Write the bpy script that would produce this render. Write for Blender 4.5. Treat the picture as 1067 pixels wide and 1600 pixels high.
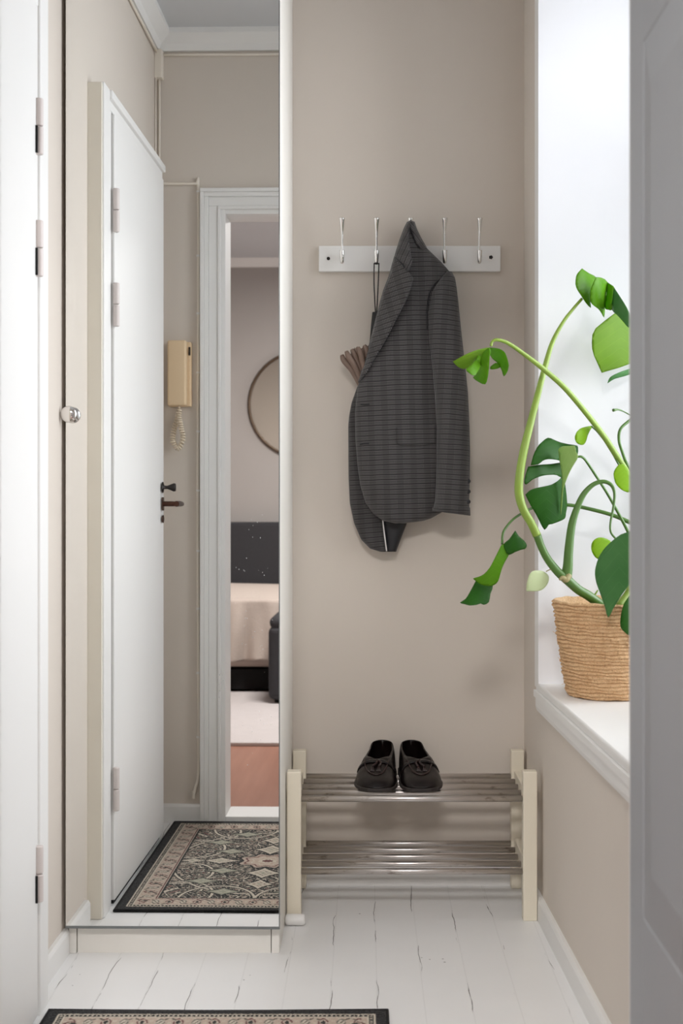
import bpy, bmesh, math, random
import numpy as np
from mathutils import Vector, Matrix
from mathutils.geometry import delaunay_2d_cdt, intersect_point_line
random.seed(4)
PI = math.pi
sc = bpy.context.scene
for o in list(bpy.data.objects): bpy.data.objects.remove(o)

# ------------------------------------------------------------------ camera, lights, exposure
FPX, CX, CY, H = 1950.0, 572.0, 778.0, 1.05
cam_d = bpy.data.cameras.new('camera'); cam = bpy.data.objects.new('camera', cam_d)
sc.collection.objects.link(cam); sc.camera = cam
cam.location = (0, 0, H); cam.rotation_euler = (math.radians(90), 0, 0)
cam_d.sensor_fit = 'AUTO'; cam_d.sensor_width = 36.0
cam_d.lens = 36.0 * FPX / 1600.0
cam_d.shift_x = -(CX - 533.5) / 1600.0
cam_d.shift_y = -(800.0 - CY) / 1600.0
cam_d.clip_start = 0.02
cam_d.dof.use_dof = True; cam_d.dof.focus_distance = 3.2; cam_d.dof.aperture_fstop = cam_d.lens / 9.0

world = bpy.data.worlds.new('sky'); sc.world = world; world.use_nodes = True
wn = world.node_tree.nodes['Background']; wn.inputs[0].default_value = (0.90, 0.95, 1.0, 1); wn.inputs[1].default_value = 2.2

def area(name, loc, rot, sx, sy, power, col):
    l = bpy.data.lights.new(name, 'AREA'); l.shape = 'RECTANGLE'; l.size = sx; l.size_y = sy
    l.energy = power; l.color = col
    o = bpy.data.objects.new(name, l); sc.collection.objects.link(o)
    o.location = loc; o.rotation_euler = rot
    return o
# daylight outside the hall window (faces -X); the two living-room lights are added, unseen fill
area('daylight_hall_window', (1.75, 2.5, 2.05), (0, math.radians(66), 0), 2.4, 1.9, 100, (0.93, 0.96, 1.0))
area('fill_living_side', (2.75, -.75, 1.55), (0, math.radians(90), 0), 1.6, 1.6, 32, (0.98, 0.98, 1.0))  # unseen fill, added outside the assumed side window
area('fill_living_top', (-0.12, -0.1, 2.40), (0, 0, 0), 0.6, 0.6, 66, (1.0, 0.97, 0.95))  # no known lamp; fill added to brighten the hall through the doorway

vs = sc.view_settings
vs.view_transform = 'Standard'; vs.look = 'None'; vs.exposure = 0.15; vs.gamma = 1.0; vs.use_curve_mapping = False
sc.cycles.max_bounces = 10; sc.cycles.diffuse_bounces = 6; sc.cycles.glossy_bounces = 6
sc.cycles.transparent_max_bounces = 12; sc.cycles.caustics_reflective = True; sc.cycles.caustics_refractive = False
sc.cycles.sample_clamp_indirect = 4.0

def P(px, py, D):
    return Vector(((px - CX) / FPX * D, D, H - (py - CY) / FPX * D))
def srgb(r, g, b):
    f = lambda c: (c/255/12.92) if c/255 <= .04045 else ((c/255+.055)/1.055)**2.4
    return (f(r), f(g), f(b), 1)

# ------------------------------------------------------------------ materials
class NT:
    def __init__(s, name):
        s.m = bpy.data.materials.new(name); s.m.use_nodes = True; s.t = s.m.node_tree
        s.b = s.t.nodes['Principled BSDF']; s.out = s.t.nodes['Material Output']
    def n(s, typ, **kw):
        x = s.t.nodes.new(typ)
        for k, v in kw.items(): setattr(x, k, v)
        return x
    def l(s, a, b): s.t.links.new(a, b)
    def val(s, x, sock):
        if isinstance(x, (int, float)): sock.default_value = x
        elif isinstance(x, tuple): sock.default_value = x
        else: s.l(x, sock)
    def math(s, op, a, b=None, c=None):
        x = s.n('ShaderNodeMath', operation=op)
        s.val(a, x.inputs[0])
        if b is not None: s.val(b, x.inputs[1])
        if c is not None: s.val(c, x.inputs[2])
        return x.outputs[0]
    def mix(s, f, a, b):
        x = s.n('ShaderNodeMix', data_type='RGBA')
        s.val(f, x.inputs[0]); s.val(a, x.inputs[6]); s.val(b, x.inputs[7])
        return x.outputs[2]
    def coord(s, out='Object'): return s.n('ShaderNodeTexCoord').outputs[out]
    def geo(s): return s.n('ShaderNodeNewGeometry').outputs['Position']
    def noise(s, vec, scale, detail=3, rough=.5):
        x = s.n('ShaderNodeTexNoise'); s.l(vec, x.inputs['Vector'])
        x.inputs['Scale'].default_value = scale; x.inputs['Detail'].default_value = detail; x.inputs['Roughness'].default_value = rough
        return x.outputs['Fac']
    def ramp(s, f, p0, p1):
        x = s.n('ShaderNodeMapRange'); s.val(f, x.inputs[0])
        x.inputs[1].default_value = p0; x.inputs[2].default_value = p1
        return x.outputs[0]
    def scalev(s, vec, v):
        x = s.n('ShaderNodeVectorMath', operation='MULTIPLY'); s.l(vec, x.inputs[0]); x.inputs[1].default_value = v
        return x.outputs[0]
    def sep(s, vec):
        x = s.n('ShaderNodeSeparateXYZ'); s.l(vec, x.inputs[0]); return x.outputs
    def bump(s, h, strength=.3, dist=.002):
        x = s.n('ShaderNodeBump'); s.val(h, x.inputs['Height'])
        x.inputs['Strength'].default_value = strength; x.inputs['Distance'].default_value = dist
        s.l(x.outputs[0], s.b.inputs['Normal'])
    def base(s, c): s.val(c, s.b.inputs['Base Color'])
    def rough(s, r): s.val(r, s.b.inputs['Roughness'])

def paint(name, col, rough=.5, var=.06, vscale=3.0, bump=.15, bscale=60, bdist=.001):
    t = NT(name); g = t.geo()
    n1 = t.noise(g, vscale, 4)
    d = tuple(c * (1 - var) for c in col[:3]) + (1,); u = tuple(min(1, c * (1 + var)) for c in col[:3]) + (1,)
    t.base(t.mix(n1, d, u)); t.rough(rough)
    t.bump(t.noise(g, bscale, 3), bump, bdist)
    return t.m
def plain(name, col, rough=.5, metal=0.0, **kw):
    t = NT(name); t.base(tuple(col)); t.rough(rough); t.b.inputs['Metallic'].default_value = metal
    for k, v in kw.items(): t.b.inputs[k].default_value = v
    return t.m

M = {}
M['wall'] = paint('wall_paint', srgb(212, 203, 193), .75, .035, 2.2, .25, 22, .0015)
M['wall_living'] = paint('living_wall_paint', srgb(168, 162, 158), .8, .03, 2, .1, 40)
M['white'] = paint('white_gloss_paint', srgb(232, 231, 229), .5, .02, 4, .12, 30)
M['leaf_shaded'] = paint('shaded_white_door_paint', srgb(156, 161, 166), .5, .02, 4, .12, 30)  # white door paint greyed to stand in for shade on the leaf
M['casing_edge'] = paint('aged_casing_edge_paint', srgb(236, 230, 218), .55, .05, 6, .2, 40)
M['white_cool'] = paint('white_reveal_paint', srgb(238, 239, 242), .5, .02, 5, .15, 30)
M['ceiling'] = paint('ceiling_paint', srgb(206, 208, 211), .7, .03, 3, .1, 30)
M['cream'] = paint('cream_lacquered_wood', srgb(232, 224, 206), .45, .03, 12, .1, 80)
M['cabinet'] = paint('cabinet_white', srgb(234, 231, 225), .4, .02, 4, .05, 60)
M['pink_hinge'] = paint('painted_hinge', srgb(210, 200, 196), .4, .03, 30, .1, 80)
M['hinge'] = paint('white_painted_hinge', srgb(232, 231, 229), .4, .03, 30, .1, 80)
M['cable'] = plain('cable_plastic', srgb(232, 224, 212), .5)
M['dark'] = plain('gap_shade_black', (.01, .01, .01, 1), .9)  # black that stands in for shade inside narrow gaps
M['bronze'] = plain('dark_bronze', srgb(78, 52, 42), .35, .85)
M['blackiron'] = plain('black_knob', srgb(38, 32, 30), .4, .4)
M['chrome'] = plain('chrome', (.82, .81, .80, 1), .12, 1.0)
M['beige_plastic'] = plain('beige_plastic', srgb(226, 200, 164), .45)
M['cord_plastic'] = plain('cream_cord', srgb(232, 218, 196), .45)
M['grey_edge'] = plain('mirror_edge', srgb(120, 124, 124), .3, .3)
M['black_strap'] = plain('black_strap', srgb(24, 22, 24), .6)
M['brown_nylon'] = paint('brown_nylon', srgb(112, 92, 80), .5, .12, 30, .3, 200)
M['lining'] = plain('black_lining', srgb(16, 16, 22), .45)
M['piping'] = plain('white_piping', srgb(225, 222, 220), .6)
M['soil'] = paint('potting_soil', srgb(60, 44, 34), .95, .4, 120, 1, 200, .004)
M['sofa'] = paint('charcoal_sofa_fabric', srgb(52, 51, 54), .9, .15, 60, .5, 300)
M['blanket'] = paint('cream_blanket', srgb(194, 180, 170), .9, .05, 8, .6, 90, .003)
M['white_rug'] = paint('white_pile_rug', srgb(200, 192, 190), .95, .06, 20, 1, 200, .004)
M['black_fur'] = plain('black_underside', srgb(14, 13, 14), .9)
M['metal_frame'] = plain('dark_brass_frame', srgb(92, 76, 62), .4, .7)

# tarnished chrome bars
t = NT('tarnished_chrome'); c = t.coord(); s = t.scalev(c, (6, 60, 60))
n = t.noise(s, 4, 5, .7)
n2 = t.noise(t.scalev(c, (1.2, 4, 4)), 14, 4, .6)
t.base(t.mix(t.math('MULTIPLY', t.ramp(n2, .60, .70), .7), (.60, .56, .54, 1), (.22, .17, .14, 1)))
t.b.inputs['Metallic'].default_value = .95
t.rough(t.math('ADD', .2, t.math('MULTIPLY', n, .25))); M['bar'] = t.m

# mirror with faint dust specks near the lower right
t = NT('mirror_glass')
t.b.inputs['Metallic'].default_value = 1.0; t.rough(.0)
t.b.inputs['Base Color'].default_value = (.90, .905, .895, 1)
g = t.geo(); vo = t.n('ShaderNodeTexVoronoi'); t.l(t.scalev(g, (1, .0, .7)), vo.inputs['Vector']); vo.inputs['Scale'].default_value = 130
spk = t.math('LESS_THAN', vo.outputs['Distance'], .13)
vo2 = t.n('ShaderNodeTexNoise'); t.l(g, vo2.inputs['Vector']); vo2.inputs['Scale'].default_value = 14; vo2.inputs['Detail'].default_value = 4
x, y, z = t.sep(g)
reg = t.math('MULTIPLY', t.math('LESS_THAN', z, 1.02), t.math('GREATER_THAN', x, -.34))
reg = t.math('MULTIPLY', reg, t.math('GREATER_THAN', z, .35))
sp = t.math('MULTIPLY', t.math('MULTIPLY', spk, t.math('GREATER_THAN', vo2.outputs['Fac'], .58)), reg)
df = t.n('ShaderNodeBsdfDiffuse'); df.inputs[0].default_value = (.75, .75, .75, 1)
mx = t.n('ShaderNodeMixShader'); t.l(t.math('MULTIPLY', sp, .45), mx.inputs[0]); t.l(t.b.outputs[0], mx.inputs[1]); t.l(df.outputs[0], mx.inputs[2])
t.l(mx.outputs[0], t.out.inputs[0]); M['mirror'] = t.m
M['mirror2'] = plain('round_mirror_glass', (.62, .60, .57, 1), .02, 1.0)

# thin window glass
t = NT('window_glass'); t.t.nodes.remove(t.b)
tr = t.n('ShaderNodeBsdfTransparent'); gl = t.n('ShaderNodeBsdfGlossy'); gl.inputs['Roughness'].default_value = .02
fr = t.n('ShaderNodeFresnel'); fr.inputs[0].default_value = 1.45
mx = t.n('ShaderNodeMixShader'); t.l(fr.outputs[0], mx.inputs[0]); t.l(tr.outputs[0], mx.inputs[1]); t.l(gl.outputs[0], mx.inputs[2])
t.l(mx.outputs[0], t.out.inputs[0]); M['glass'] = t.m

# painted plank floor with cracks along the joints
t = NT('white_painted_planks'); g = t.geo(); x, y, z = t.sep(g)
wob = t.noise(t.scalev(g, (1, .55, 1)), 8, 3, .55)
wob2 = t.noise(g, 2.5, 2)
xw = t.math('ADD', x, t.math('MULTIPLY', t.math('SUBTRACT', wob, .5), .034))
xw = t.math('ADD', xw, t.math('MULTIPLY', t.math('SUBTRACT', wob2, .5), .02))
pw = .098
fx = t.math('ABSOLUTE', t.math('SUBTRACT', t.math('FRACT', t.math('DIVIDE', t.math('ADD', xw, 2.035), pw)), .5))   # .5 at the seam
seam = t.math('GREATER_THAN', fx, t.math('SUBTRACT', .497, t.math('MULTIPLY', t.noise(g, 22, 3), .012)))
pres = t.noise(t.scalev(g, (31, 3.4, 1)), 1.3, 4, .6)
crack = t.math('MULTIPLY', seam, t.ramp(pres, .51, .58))
# straight plank joints, faint
fx2 = t.math('ABSOLUTE', t.math('SUBTRACT', t.math('FRACT', t.math('DIVIDE', t.math('ADD', x, 2.035), pw)), .5))
joint = t.math('GREATER_THAN', fx2, .486)
# small chips
vo = t.n('ShaderNodeTexVoronoi'); t.l(g, vo.inputs['Vector']); vo.inputs['Scale'].default_value = 26
chip = t.math('MULTIPLY', t.math('LESS_THAN', vo.outputs['Distance'], .07), t.math('GREATER_THAN', t.noise(g, 5, 2), .58))
base = t.mix(t.noise(g, 4, 4), srgb(230, 230, 230), srgb(240, 240, 240))
base = t.mix(t.math('MULTIPLY', joint, .10), base, srgb(150, 148, 146))
base = t.mix(t.math('MAXIMUM', t.math('MULTIPLY', crack, .85), t.math('MULTIPLY', chip, .6)), base, srgb(70, 64, 60))
t.base(base)
t.rough(t.math('ADD', .26, t.math('MULTIPLY', t.noise(g, 12, 4), .18)))
hgt = t.math('SUBTRACT', t.math('MULTIPLY', t.noise(t.scalev(g, (3, .6, 1)), 12, 3), .5), t.math('MAXIMUM', crack, t.math('MULTIPLY', joint, .35)))
t.bump(hgt, .5, .0015); M['floor'] = t.m

# reddish wood floor of the living room
t = NT('reddish_wood_floor'); g = t.geo(); x, y, z = t.sep(g)
n = t.noise(t.scalev(g, (14, 1.2, 1)), 2, 4)
t.base(t.mix(n, srgb(140, 96, 80), srgb(172, 126, 108))); t.rough(.32); M['floor2'] = t.m

# tweed with window check, UV in metres
def tweed(name, k=1.0):
    t = NT(name); uv = t.coord('UV')
    nz = t.n('ShaderNodeTexNoise'); t.l(uv, nz.inputs['Vector']); nz.inputs['Scale'].default_value = 25; nz.inputs['Detail'].default_value = 2
    u, v, _ = t.sep(uv)
    v2 = t.math('ADD', v, t.math('MULTIPLY', t.math('SUBTRACT', nz.outputs['Fac'], .5), .004))
    ln = t.math('LESS_THAN', t.math('FRACT', t.math('DIVIDE', v2, .0130)), .17)
    ln2 = t.math('LESS_THAN', t.math('FRACT', t.math('DIVIDE', t.math('ADD', v2, .006), .0130)), .10)
    grp = t.math('LESS_THAN', t.math('FRACT', t.math('DIVIDE', u, .036)), .5)
    vl = t.math('LESS_THAN', t.math('FRACT', t.math('DIVIDE', u, .0040)), .30)
    hl = t.math('LESS_THAN', t.math('FRACT', t.math('DIVIDE', v2, .00433)), .55)
    fib = t.noise(t.scalev(uv, (1, 1, 1)), 900, 2)
    col = t.mix(fib, (.028*k, .026*k, .027*k, 1), (.070*k, .064*k, .064*k, 1))
    col = t.mix(t.math('MULTIPLY', t.math('MULTIPLY', vl, hl), t.math('ADD', .22, t.math('MULTIPLY', grp, .40))), col, (.26*k, .25*k, .25*k, 1))
    col = t.mix(t.math('MULTIPLY', ln2, .45), col, (.012, .011, .012, 1))
    col = t.mix(t.math('MULTIPLY', ln, .9), col, (.008, .007, .008, 1))
    t.base(col); t.rough(.95); t.b.inputs['Sheen Weight'].default_value = .15
    t.bump(fib, .4, .001)
    return t.m
M['tweed'] = tweed('grey_checked_tweed')
M['tweed_shaded'] = tweed('grey_checked_tweed_under', .85)  # same tweed darkened, shade under the front panel put into the colour

# leather
t = NT('dark_brown_leather'); g = t.coord()
t.base(t.mix(t.noise(g, 22, 4), srgb(10, 7, 7), srgb(24, 14, 13))); t.rough(.34); t.b.inputs['Specular IOR Level'].default_value = .3; t.bump(t.noise(g, 160, 3), .3, .001); M['leather'] = t.m
M['shoe_lining'] = plain('dark_shoe_lining', srgb(20, 16, 15), .8)
M['sole'] = plain('shoe_sole', srgb(48, 42, 40), .6)
M['stitch'] = plain('stitch_leather', srgb(40, 22, 21), .4)

# basket rope
t = NT('seagrass_rope'); c = t.coord('UV'); u, v, _ = t.sep(c); g = t.geo()
n = t.noise(g, 55, 4, .65); n2 = t.noise(t.scalev(c, (60, 26, 1)), 3, 4, .7)
col = t.mix(n, srgb(196, 148, 102), srgb(240, 208, 164))
col = t.mix(t.ramp(n2, .52, .72), col, srgb(140, 92, 54))
t.base(col); t.rough(.75); t.bump(t.noise(t.scalev(c, (160, 60, 1)), 4, 4, .7), .7, .0015); M['rope'] = t.m

def leafmat(name, c1, c2, trans=.45, rough=.35):
    t = NT(name); g = t.geo(); uv = t.coord('UV'); u, v, _ = t.sep(uv)
    n = t.noise(g, 18, 3)
    col = t.mix(n, c1, c2)
    # lateral veins
    vv = t.math('ABSOLUTE', t.math('SUBTRACT', t.math('FRACT', t.math('ADD', t.math('MULTIPLY', v, 6.0), t.math('MULTIPLY', t.math('ABSOLUTE', t.math('SUBTRACT', u, .5)), -4.0))), .5))
    vein = t.ramp(vv, .06, .0)
    mid = t.ramp(t.math('ABSOLUTE', t.math('SUBTRACT', u, .5)), .03, .012)
    col = t.mix(t.math('MULTIPLY', vein, .10), col, tuple(min(1, q*1.8+.03) for q in c2[:3]) + (1,))
    t.base(col); t.rough(rough)
    t.b.inputs['Specular IOR Level'].default_value = .2; t.bump(vein, .2, .001)
    tl = t.n('ShaderNodeBsdfTranslucent'); t.l(col, tl.inputs[0])
    mx = t.n('ShaderNodeMixShader'); mx.inputs[0].default_value = trans
    t.l(t.b.outputs[0], mx.inputs[1]); t.l(tl.outputs[0], mx.inputs[2]); t.l(mx.outputs[0], t.out.inputs[0])
    return t.m
M['leaf_dark'] = leafmat('dark_green_leaf', srgb(28, 78, 12), srgb(44, 98, 18), .25, .45)
M['leaf_mid'] = leafmat('mid_green_leaf', srgb(88, 148, 26), srgb(118, 172, 38), .5)
M['leaf_light'] = leafmat('light_green_leaf', srgb(122, 164, 46), srgb(140, 178, 58), .55)
M['leaf_pale'] = leafmat('pale_green_leaf', srgb(150, 184, 104), srgb(172, 200, 128), .3)
M['leaf_white'] = leafmat('cream_green_leaf', srgb(220, 232, 190), srgb(232, 240, 208), .5)
M['leaf_blue'] = leafmat('glossy_green_leaf', srgb(64, 118, 62), srgb(92, 144, 84), .25, .28)
M['leaf_yellow'] = leafmat('yellow_green_leaf', srgb(130, 176, 22), srgb(152, 192, 34), .5)
M['stem_light'] = paint('light_green_stem', srgb(128, 154, 58), .45, .14, 20, .1, 100)
M['stem_dark'] = paint('green_stem', srgb(76, 112, 46), .4, .15, 20, .1, 100)
M['stem_node'] = paint('brown_stem_node', srgb(150, 140, 96), .5, .15, 60, .2, 200)

# ------------------------------------------------------------------ object helpers
def link(o, parent=None):
    sc.collection.objects.link(o)
    if parent is not None: o.parent = parent
    return o
def props(o, label=None, cat=None, group=None, kind=None):
    if label: o['label'] = label
    if cat: o['category'] = cat
    if group: o['group'] = group
    if kind: o['kind'] = kind
    return o
def empty(name, loc=(0, 0, 0), label=None, cat=None, group=None, kind=None):
    o = bpy.data.objects.new(name, None); o.location = loc; link(o)
    return props(o, label, cat, group, kind)

class MB:
    def __init__(s): s.bm = bmesh.new(); s.uv = None
    def box(s, x0, x1, y0, y1, z0, z1):
        v = [s.bm.verts.new(p) for p in ((x0,y0,z0),(x1,y0,z0),(x1,y1,z0),(x0,y1,z0),(x0,y0,z1),(x1,y0,z1),(x1,y1,z1),(x0,y1,z1))]
        for f in ((0,3,2,1),(4,5,6,7),(0,1,5,4),(1,2,6,5),(2,3,7,6),(3,0,4,7)): s.bm.faces.new([v[i] for i in f])
        return s
    def prism(s, poly, z0, z1):                    # poly: xy points
        a = [s.bm.verts.new((p[0], p[1], z0)) for p in poly]; b = [s.bm.verts.new((p[0], p[1], z1)) for p in poly]
        n = len(poly)
        s.bm.faces.new(a[::-1]); s.bm.faces.new(b)
        for i in range(n): s.bm.faces.new([a[i], a[(i+1) % n], b[(i+1) % n], b[i]])
        return s
    def extr(s, prof, p0, p1, ax, up=Vector((0,0,1))):
        """sweep a 2D profile (out, up) from p0 to p1; ax = outward direction"""
        p0, p1, ax, up = Vector(p0), Vector(p1), Vector(ax), Vector(up)
        a = [s.bm.verts.new(p0 + ax*q[0] + up*q[1]) for q in prof]; b = [s.bm.verts.new(p1 + ax*q[0] + up*q[1]) for q in prof]
        n = len(prof); s.bm.faces.new(a[::-1]); s.bm.faces.new(b)
        for i in range(n): s.bm.faces.new([a[i], a[(i+1) % n], b[(i+1) % n], b[i]])
        return s
    def tube(s, pts, r, seg=12, smooth_pts=True, cap=True):
        pts = [Vector(p) for p in pts]
        rs = list(r) if isinstance(r, (list, tuple)) else [r]*len(pts)
        if smooth_pts and len(pts) > 2: pts, rs = catmull(pts, rs, 6)
        rings = []; up = Vector((0, 0, 1)); prev = None
        for i, p in enumerate(pts):
            d = (pts[min(i+1, len(pts)-1)] - pts[max(i-1, 0)]).normalized()
            if prev is None:
                u = up if abs(d.dot(up)) < .9 else Vector((1, 0, 0)); e1 = d.cross(u).normalized()
            else: e1 = (prev - d*prev.dot(d)).normalized()
            prev = e1; e2 = d.cross(e1)
            rings.append([s.bm.verts.new(p + (e1*math.cos(2*PI*k/seg) + e2*math.sin(2*PI*k/seg))*rs[i]) for k in range(seg)])
        for a, b in zip(rings, rings[1:]):
            for k in range(seg): s.bm.faces.new([a[k], a[(k+1) % seg], b[(k+1) % seg], b[k]])
        if cap: s.bm.faces.new(rings[0][::-1]); s.bm.faces.new(rings[-1])
        return s
    def lathe(s, prof, c, seg=32, axis='z', cap=True):
        """prof list of (r, h) along axis from centre c"""
        c = Vector(c); rings = []
        for r, h in prof:
            ring = []
            for k in range(seg):
                a = 2*PI*k/seg; q = (r*math.cos(a), r*math.sin(a))
                if axis == 'z': v = Vector((q[0], q[1], h))
                elif axis == 'y': v = Vector((q[0], h, q[1]))
                else: v = Vector((h, q[0], q[1]))
                ring.append(s.bm.verts.new(c + v))
            rings.append(ring)
        for a, b in zip(rings, rings[1:]):
            for k in range(seg): s.bm.faces.new([a[k], a[(k+1) % seg], b[(k+1) % seg], b[k]])
        if cap: s.bm.faces.new(rings[0][::-1]); s.bm.faces.new(rings[-1])
        return s
    def build(s, name, mat, parent=None, smooth=False, bevel=0, loc=None, sub=0, solid=0, uvf=None, bseg=2):
        bmesh.ops.recalc_face_normals(s.bm, faces=s.bm.faces)
        if uvf:
            L = s.bm.loops.layers.uv.new('UVMap')
            for f in s.bm.faces:
                for lp in f.loops: lp[L].uv = uvf(lp.vert.co)
        me = bpy.data.meshes.new(name); s.bm.to_mesh(me); s.bm.free()
        me.materials.append(mat)
        o = bpy.data.objects.new(name, me)
        if loc is not None: me.transform(Matrix.Translation(-Vector(loc))); o.location = loc
        if parent is not None and loc is None and parent.type == 'EMPTY' and any(parent.location):
            me.transform(Matrix.Translation(-parent.location))
        link(o, parent)
        if smooth:
            for p in me.polygons: p.use_smooth = True
        if solid: m = o.modifiers.new('solid', 'SOLIDIFY'); m.thickness = solid; m.offset = 0
        if bevel:
            m = o.modifiers.new('bevel', 'BEVEL'); m.width = bevel; m.segments = bseg; m.limit_method = 'ANGLE'
        if sub: m = o.modifiers.new('sub', 'SUBSURF'); m.levels = sub; m.render_levels = sub
        return o

def catmull(pts, rs, n):
    P_, R_ = [], []
    q = [pts[0]*2 - pts[1]] + pts + [pts[-1]*2 - pts[-2]]
    for i in range(1, len(q)-2):
        for k in range(n):
            t = k/n
            a, b, c, d = q[i-1], q[i], q[i+1], q[i+2]
            P_.append(.5*((2*b) + (c-a)*t + (2*a-5*b+4*c-d)*t*t + (3*b-a-3*c+d)*t**3))
            R_.append(rs[i-1]*(1-t) + rs[i]*t)
    P_.append(pts[-1]); R_.append(rs[-1])
    return P_, R_
def interp(tab, y, k):
    """tab rows sorted by first column"""
    if y <= tab[0][0]: return tab[0][k]
    for a, b in zip(tab, tab[1:]):
        if y <= b[0]:
            t = (y-a[0])/(b[0]-a[0]); return a[k]*(1-t) + b[k]*t
    return tab[-1][k]
def structure(name, mb, mat, **kw):
    o = mb.build(name, mat, **kw); o['kind'] = 'structure'; return o

# ------------------------------------------------------------------ plan of the place (metres)
YB = 3.397            # back wall
YM = 2.855            # mirror plane
YF = 1.656            # hall face of the doorway wall
TF = .12              # its thickness
def XR(y): return .430 + .0318*(YB - y)      # right wall runs slightly outwards
def XL(y): return -.697 - .015*(YM - y)/(YM-YF) if y < YM else -.697
HC = 2.56             # hall ceiling

structure('floor', MB().prism([(-1.0, YF-.06), (1.0, YF-.06), (1.0, YB+.1), (-1.0, YB+.1)], -.05, 0), M['floor'])
structure('wall_back', MB().box(-1.0, 1.0, YB, YB+.12, 0, 2.8), M['wall'])
structure('wall_left', MB().prism([(-.9, YF), (XL(YF), YF), (XL(YM), YM), (-.697, YB), (-.9, YB)], 0, 2.8), M['wall'])
YW1, YW0, ZS, ZT = 3.105, 2.12, .589, 2.42       # window opening in the right wall
WT = .50
def rw(mb, y0, y1, z0, z1): mb.prism([(XR(y0), y0), (XR(y0)+WT, y0), (XR(y1)+WT, y1), (XR(y1), y1)], z0, z1)
mb = MB(); rw(mb, YF, YB, 0, ZS-.02); rw(mb, YF, YB, ZT, 2.8); rw(mb, YF, YW0, ZS-.02, ZT); rw(mb, YW1, YB, ZS-.02, ZT)
structure('wall_right', mb, M['wall'])
OX0, OX1, OZ = -.500, .352, 1.985                # doorway opening
mb = MB(); mb.box(-1.9, OX0, YF-TF, YF, 0, 2.8).box(OX1, 2.3, YF-TF, YF, 0, 2.8).box(OX0, OX1, YF-TF, YF, OZ, 2.8)
structure('wall_front', mb, M['wall'])
structure('ceiling', MB().box(-1.0, 1.0, YF, YB, HC, HC+.08), M['ceiling'])
cove = [(0, 0), (.012, 0), (.02, .02), (.05, .045), (.05, .062), (0, .062)]
mb = MB(); mb.extr(cove, (XL(YF), YF, HC-.062), (.49, YF, HC-.062), (0, 1, 0))
structure('trim_1', mb, M['white'])
mb = MB(); mb.extr(cove, (XL(YF), YF, HC-.062), (XL(YM), YM, HC-.062), (1, 0, 0))
structure('trim_2', mb, M['white'])
mb = MB(); mb.extr(cove, (-.1, YB, HC-.062), (.43, YB, HC-.062), (0, -1, 0))
structure('trim_3', mb, M['white'])

# baseboards
bp = [(0, 0), (.014, 0), (.014, .050), (.009, .058), (0, .058)]
structure('baseboard_back', MB().extr(bp, (-.2, YB, 0), (.43, YB, 0), (0, -1, 0)), M['white'])
structure('baseboard_right', MB().extr(bp, (XR(YB), YB, 0), (XR(YF), YF, 0), (-1, 0, 0)), M['white'])
structure('baseboard_left', MB().extr(bp, (XL(2.63), 2.63, 0), (-.697, YM+.02, 0), (1, 0, 0)), M['white'])
structure('baseboard_front', MB().extr(bp, (XL(YF), YF, 0), (-.567, YF, 0), (0, 1, 0)), M['white'])

# window reveal lining, casing and sill belong to window_1
win = empty('window_1', (XR(2.6)+.4, 2.6, ZS), kind='structure')
def xr(y, d): return XR(y) + d
mb = MB()
mb.prism([(xr(YW1, -.012), YW1-.010), (xr(YW1, WT-.06), YW1-.010), (xr(YW1, WT-.06), YW1+.001), (xr(YW1, -.012), YW1+.001)], ZS, ZT)
mb.prism([(xr(YW0, .004), YW0), (xr(YW0, WT-.06), YW0), (xr(YW0, WT-.06), YW0+.012), (xr(YW0, .004), YW0+.012)], ZS, ZT)
mb.prism([(xr(YW0, .004), YW0), (xr(YW0, WT-.06), YW0), (xr(YW1, WT-.06), YW1), (xr(YW1, .004), YW1)], ZT-.012, ZT)
mb.build('reveal_lining', M['white_cool'], win)
mb = MB(); mb.prism([(xr(YW0, -.012), YW0), (xr(YW0, WT-.06), YW0), (xr(YW1, WT-.06), YW1), (xr(YW1, -.012), YW1)], ZS-.02, ZS)
mb.build('window_sill', M['white'], win, bevel=.004)
mb = MB()
cas = [(0, 0), (.010, .0), (.013, .012), (.013, .032), (.018, .036), (.018, .052), (0, .052)]
mb.extr(cas, (XR(YW0-.09), YW0-.09, ZS-.072), (XR(YW1+.03), YW1+.03, ZS-.072), (-1, 0, 0))
mb.build('apron_moulding', M['white'], win)
mb = MB()
for (ya, yb, tk) in ((YW1, YW1+.03, .012), (YW1+.03, YW1+.085, .006)):
    mb.prism([(XR(ya)-tk, ya), (XR(ya)+.01, ya), (XR(yb)+.01, yb), (XR(yb)-tk, yb)], ZS-.02, ZT+.08)
for (ya, yb, tk) in ((YW0-.085, YW0, .010),):
    mb.prism([(XR(ya)-tk, ya), (XR(ya)+.01, ya), (XR(yb)+.01, yb), (XR(yb)-tk, yb)], ZS-.02, ZT+.08)
mb.build('casing', M['white'], win, bevel=.002)
mb = MB(); X0 = XR(2.6)+WT-.12
def fr(y0, y1, z0, z1, d=.05): mb.box(X0, X0+d, y0, y1, z0, z1)
fr(YW0+.012, YW0+.07, ZS, ZT-.012); fr(YW1-.07, YW1-.012, ZS, ZT-.012); fr(YW0+.07, YW1-.07, ZS, ZS+.06); fr(YW0+.07, YW1-.07, ZT-.07, ZT-.012)
ym = (YW0+YW1)/2; fr(ym-.03, ym+.03, ZS+.06, ZT-.07)
fr(YW0+.07, ym-.03, 1.80, 1.835, .04); fr(ym+.03, YW1-.07, 1.80, 1.835, .04)
mb.build('window_frame', M['white'], win, bevel=.003)
MB().box(X0+.02, X0+.024, YW0+.07, YW1-.07, ZS+.06, ZT-.07).build('glass', M['glass'], win)

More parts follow.
